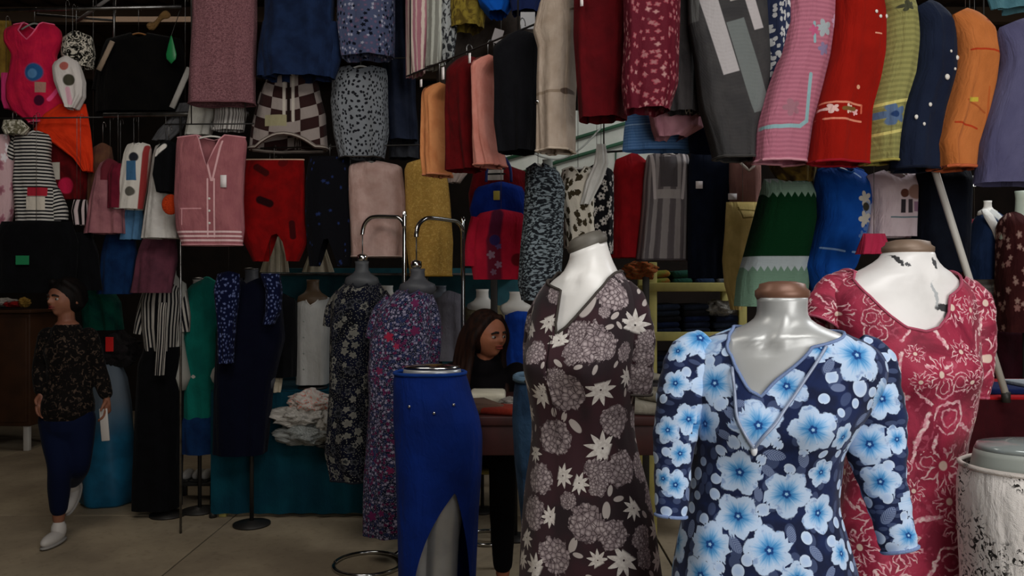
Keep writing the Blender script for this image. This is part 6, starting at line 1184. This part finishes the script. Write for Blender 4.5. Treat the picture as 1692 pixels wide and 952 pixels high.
# ---- the person walking by (feet on the floor at d = 4.84)
DWK = 4.84; wx = xy_of(106, DWK)
def W_(px, py, dy=0.0): v = P(px, py, DWK + dy); return Vector((v.x - wx, dy, v.z))
walker = thing('person', 'person in a dark speckled blouse and navy jeans walking past the stalls', 'person', (wx, DWK, 0), 0)
sk1 = skin('skin_walker', '#8a5a44', '#7a4c3a')
hd = W_(108, 494, 0); RH = Matrix.Rotation(-.35, 3, 'Z')
mb = MB()
pel = W_(112, 668); hipL, hipR = W_(92, 692), W_(130, 692)
limb(mb, [W_(112, 690), W_(113, 650), W_(113, 615), W_(112, 575), W_(111, 548)], [.122, .115, .112, .13, .085], 20, .72)
limb(mb, [W_(111, 555), W_(110, 535), W_(109, 515, -.005)], [.06, .05, .048], 12)
head_mesh(mb, hd, .232, RH)
shL, shR = W_(80, 556), W_(146, 556)
elL, wrL = W_(68, 606, .03), W_(68, 648, -.06); elR, wrR = W_(162, 610, .05), W_(176, 655, .0)
for a, e, w in ((shL, elL, wrL), (shR, elR, wrR)): limb(mb, [a, a.lerp(e, .5), e, e.lerp(w, .4), w], [.05, .045, .036, .036, .024], 12)
knL, anL = W_(98, 770, -.1), W_(97, 858, -.02); knR, anR = W_(130, 768, -.02), W_(118, 800, .28)
for a, kx, an in ((hipL, knL, anL), (hipR, knR, anR)): limb(mb, [a, a.lerp(kx, .5), kx, kx.lerp(an, .35), an], [.082, .07, .052, .052, .034], 14)
hand(mb, wrR, Vector((.05, -.05, -1)), Vector((-1, -.2, 0)), .17, 1, .6); hand(mb, wrL, Vector((.05, -.25, -1)), Vector((1, -.2, 0)), .17, -1, .4)
remeshed('body', mb, .0055, sk1, walker, 5)
eyes(walker, hd, .232, RH, sk1); lips(walker, hd, .232, RH, '#7a2a2c')
mb = MB()                         # blouse
limb(mb, [W_(112, 672), W_(113, 640), W_(113, 610), W_(112, 575), W_(111, 552)], [.158, .138, .124, .138, .095], 22, .76)
for a, e, w in ((shL, elL, wrL), (shR, elR, wrR)): limb(mb, [a, a.lerp(e, .5), e, e.lerp(w, .4), e.lerp(w, .9)], [.06, .056, .05, .05, .042], 14)
remeshed('blouse', mb, .011, cloth('walker_blouse', lambda n, uv: n.mix(n.step(n.noise(n.coord('Object'), 38, 3, .6, 1), .54, .64), '#0f0c0b', '#4a3c32')), walker, 5)
mb = MB()                         # jeans
limb(mb, [W_(112, 700), W_(112, 680), W_(112, 664)], [.142, .142, .136], 18, .76)
for a, kx, an in ((hipL, knL, anL), (hipR, knR, anR)): limb(mb, [a, a.lerp(kx, .5), kx, kx.lerp(an, .4), kx.lerp(an, .8)], [.098, .086, .066, .064, .05], 16)
remeshed('jeans', mb, .01, cloth('walker_jeans', plain('#0b1430', '#081026', 6)), walker, 4)
def shoe(root, an, rx, low):
    g = bpy.data.objects.new('shoe', None); R = Matrix.Rotation(rx, 3, 'X'); m = MB()
    m.ball(tuple(an + R @ Vector((0, -.06, -.045))), .05, 10, (.85, 2.3, .8), R); m.ball(tuple(an + R @ Vector((0, .0, -.01))), .048, 8, (.9, 1, 1.3), R)
    o = m.build('shoe', M('shoe_white', lambda: simple('shoe_white', '#b8b2ac', .6)), root); bpy.data.objects.remove(g)
    s = MB(); s.ball(tuple(an + R @ Vector((0, -.055, -.073))), .052, 10, (.88, 2.35, .3), R); s.build('sole', M('sole', lambda: simple('sole', '#8e8a86', .7)), o)
shoe(walker, Vector((anL.x, anL.y, .09)), 0.02, 0); shoe(walker, anR + Vector((0, .0, -.01)), .9, 0)
mb = MB(); h = .116               # hair drawn back
mb.ball(tuple(hd + RH @ Vector((0, .022, .02))), h * 1.0, 16, (.86, .98, 1.02), RH); mb.ball(tuple(hd + RH @ Vector((.0, .11, .0))), .045, 8)
for s in (-1, 1): limb(mb, [hd + RH @ Vector((s * .05, -.05, .105)), hd + RH @ Vector((s * .088, .0, .05)), hd + RH @ Vector((s * .088, .04, -.04))], [.02, .026, .02], 8)
mb.v = [tuple(v) for v in mb.v]
hair_m = lambda nm, c1, c2: (lambda n: (n.bump(n.noise(n.mapping(n.coord('Object'), (60, 60, 7)), 1.0, 3), .5, .006), n.done(n.mix(n.step(n.noise(n.mapping(n.coord('Object'), (40, 40, 5)), 1.0, 3), .35, .65), c1, c2)))[1])(NT(nm, .7, 0, .15))
remeshed('hair', mb, .007, hair_m('hair_walker', '#0a0706', '#120b09'), walker, 3)
m = MB(); m.box((0, 0, -.1), (.05, .012, .2), 0, .005); hw_ = wrR + Vector((walker.location.x, DWK, -.1)); o = m.build('paper_bag', M('paper_white2', lambda: simple('paper_white2', '#b8b2ac', .7)), None, hw_ + Vector((-.005, -.03, .03))); o.rotation_euler = (0, -.08, 0); tag(o, 'slim white paper bag held by the walking person', 'bag')
# ---- the person sitting behind the table
DST = 4.12; sx_ = xy_of(800, DST)
def S_(px, py, dy=0.0): v = P(px, py, DST + dy); return Vector((v.x - sx_, dy, v.z))
seated = thing('person', 'person with long dark hair in a black top sitting behind the sales table', 'person', (sx_, DST, 0), 0)
sk2 = skin('skin_seated', '#a8694c', '#985c42'); hd = S_(806, 554, -.02); RH = Matrix.Rotation(.72, 3, 'Z') @ Matrix.Rotation(.06, 3, 'X')
SEAT = .62; hipz = SEAT + .1
mb = MB(); T = lambda x, y, z: Vector((x, y, z)); shz = S_(0, 612).z
limb(mb, [T(0, .16, hipz), T(0, .14, hipz + .2), T(0, .08, shz - .16), T(0, .04, shz - .02)], [.14, .12, .13, .08], 20, .74)
limb(mb, [T(0, .04, shz), T(.005, .01, shz + .06), hd + T(-.01, .02, -.06)], [.056, .05, .048], 12); head_mesh(mb, hd, .236, RH)
shl, shr = T(-.17, .05, shz - .03), T(.17, .05, shz - .03)
el_l, el_r = T(-.27, .1, .99), T(.25, .1, .99); wl, wr = T(-.12, -.03, .86), T(.12, -.03, .86)
for a, e, w in ((shl, el_l, wl), (shr, el_r, wr)): limb(mb, [a, a.lerp(e, .5), e, e.lerp(w, .4), w], [.05, .046, .036, .035, .024], 12)
for s, w in ((-1, wl), (1, wr)): hand(mb, w, Vector((.5 * -s, -.8, -.05)), Vector((0, 0, -1)), .16, s, .35)
kl = []
for s in (-1, 1):
    hp, kn, an = T(s * .09, .14, hipz), T(s * .1, -.28, SEAT + .06), T(s * .1, -.22, .14); limb(mb, [hp, hp.lerp(kn, .5), kn, kn.lerp(an, .4), an], [.085, .078, .056, .055, .034], 12); kl.append((hp, kn, an))
    limb(mb, [an + T(0, .02, -.06), an + T(0, -.14, -.09)], [.04, .03], 10)
remeshed('body', mb, .0055, sk2, seated, 5); eyes(seated, hd, .236, RH, sk2); lips(seated, hd, .236, RH, '#8a2e28')
mb = MB(); limb(mb, [T(0, .16, hipz - .02), T(0, .14, hipz + .2), T(0, .08, shz - .12), T(0, .045, shz + .015)], [.16, .145, .165, .1], 20, .78)
for a, e, w in ((shl, el_l, wl), (shr, el_r, wr)): limb(mb, [a, a.lerp(e, .5), e, e.lerp(w, .4), e.lerp(w, .9)], [.072, .066, .054, .05, .042], 12)
remeshed('top', mb, .011, cloth('seated_top', plain('#0d0b0d', '#141013')), seated, 5)
mb = MB()
for hp, kn, an in kl: limb(mb, [hp, hp.lerp(kn, .5), kn, kn.lerp(an, .4), kn.lerp(an, .9)], [.105, .095, .07, .066, .05], 12)
remeshed('trousers', mb, .012, M('black_cotton', None), seated, 3)
mb = MB(); mb.ball(tuple(hd + RH @ Vector((0, .026, .016))), .118, 16, (.86, .98, 1.04), RH)
rr = random.Random(4)
for s in (-1, 1):
    for k in range(7):
        q = k / 6; x = s * (.045 + .052 * q); y0 = -.045 + .1 * q
        p0 = hd + RH @ Vector((x * .75, y0 - .01, .1 - .02 * q)); p1 = hd + RH @ Vector((s * .1, y0 + .03 * q, -.0)); p2 = hd + RH @ Vector((s * (.105 + .01 * rr.random()), y0 + .05, -.12)); p3 = T(p2.x + s * .02, p2.y - .05, shz - .08 - .06 * rr.random()); p4 = T(p3.x + s * .01, -.07 - .03 * rr.random(), shz - .24 - .06 * rr.random())
        if q < .2: p1 = p1 + RH @ Vector((s * .006, .02, 0))
        limb(mb, [p0, p1, p2, p3, p4], [.016, .02, .022, .02, .008], 8)
remeshed('hair', mb, .007, hair_m('hair_seated', '#170d0a', '#2c1810'), seated, 2)
st = thing('stool', 'wooden stool under the seated person', 'stool', (sx_, DST + .14, 0)); MB().lathe([(.17, 0), (.175, .015), (.17, .03)], (0, 0, SEAT - .03), n=28).build('seat', wood_pale, st)
for q in (.8, 2.36, 3.93, 5.5): MB().tube([(.12 * math.cos(q), .12 * math.sin(q), SEAT - .03), (.16 * math.cos(q), .16 * math.sin(q), 0)], .014, 8).build('leg', wood_pale, st)
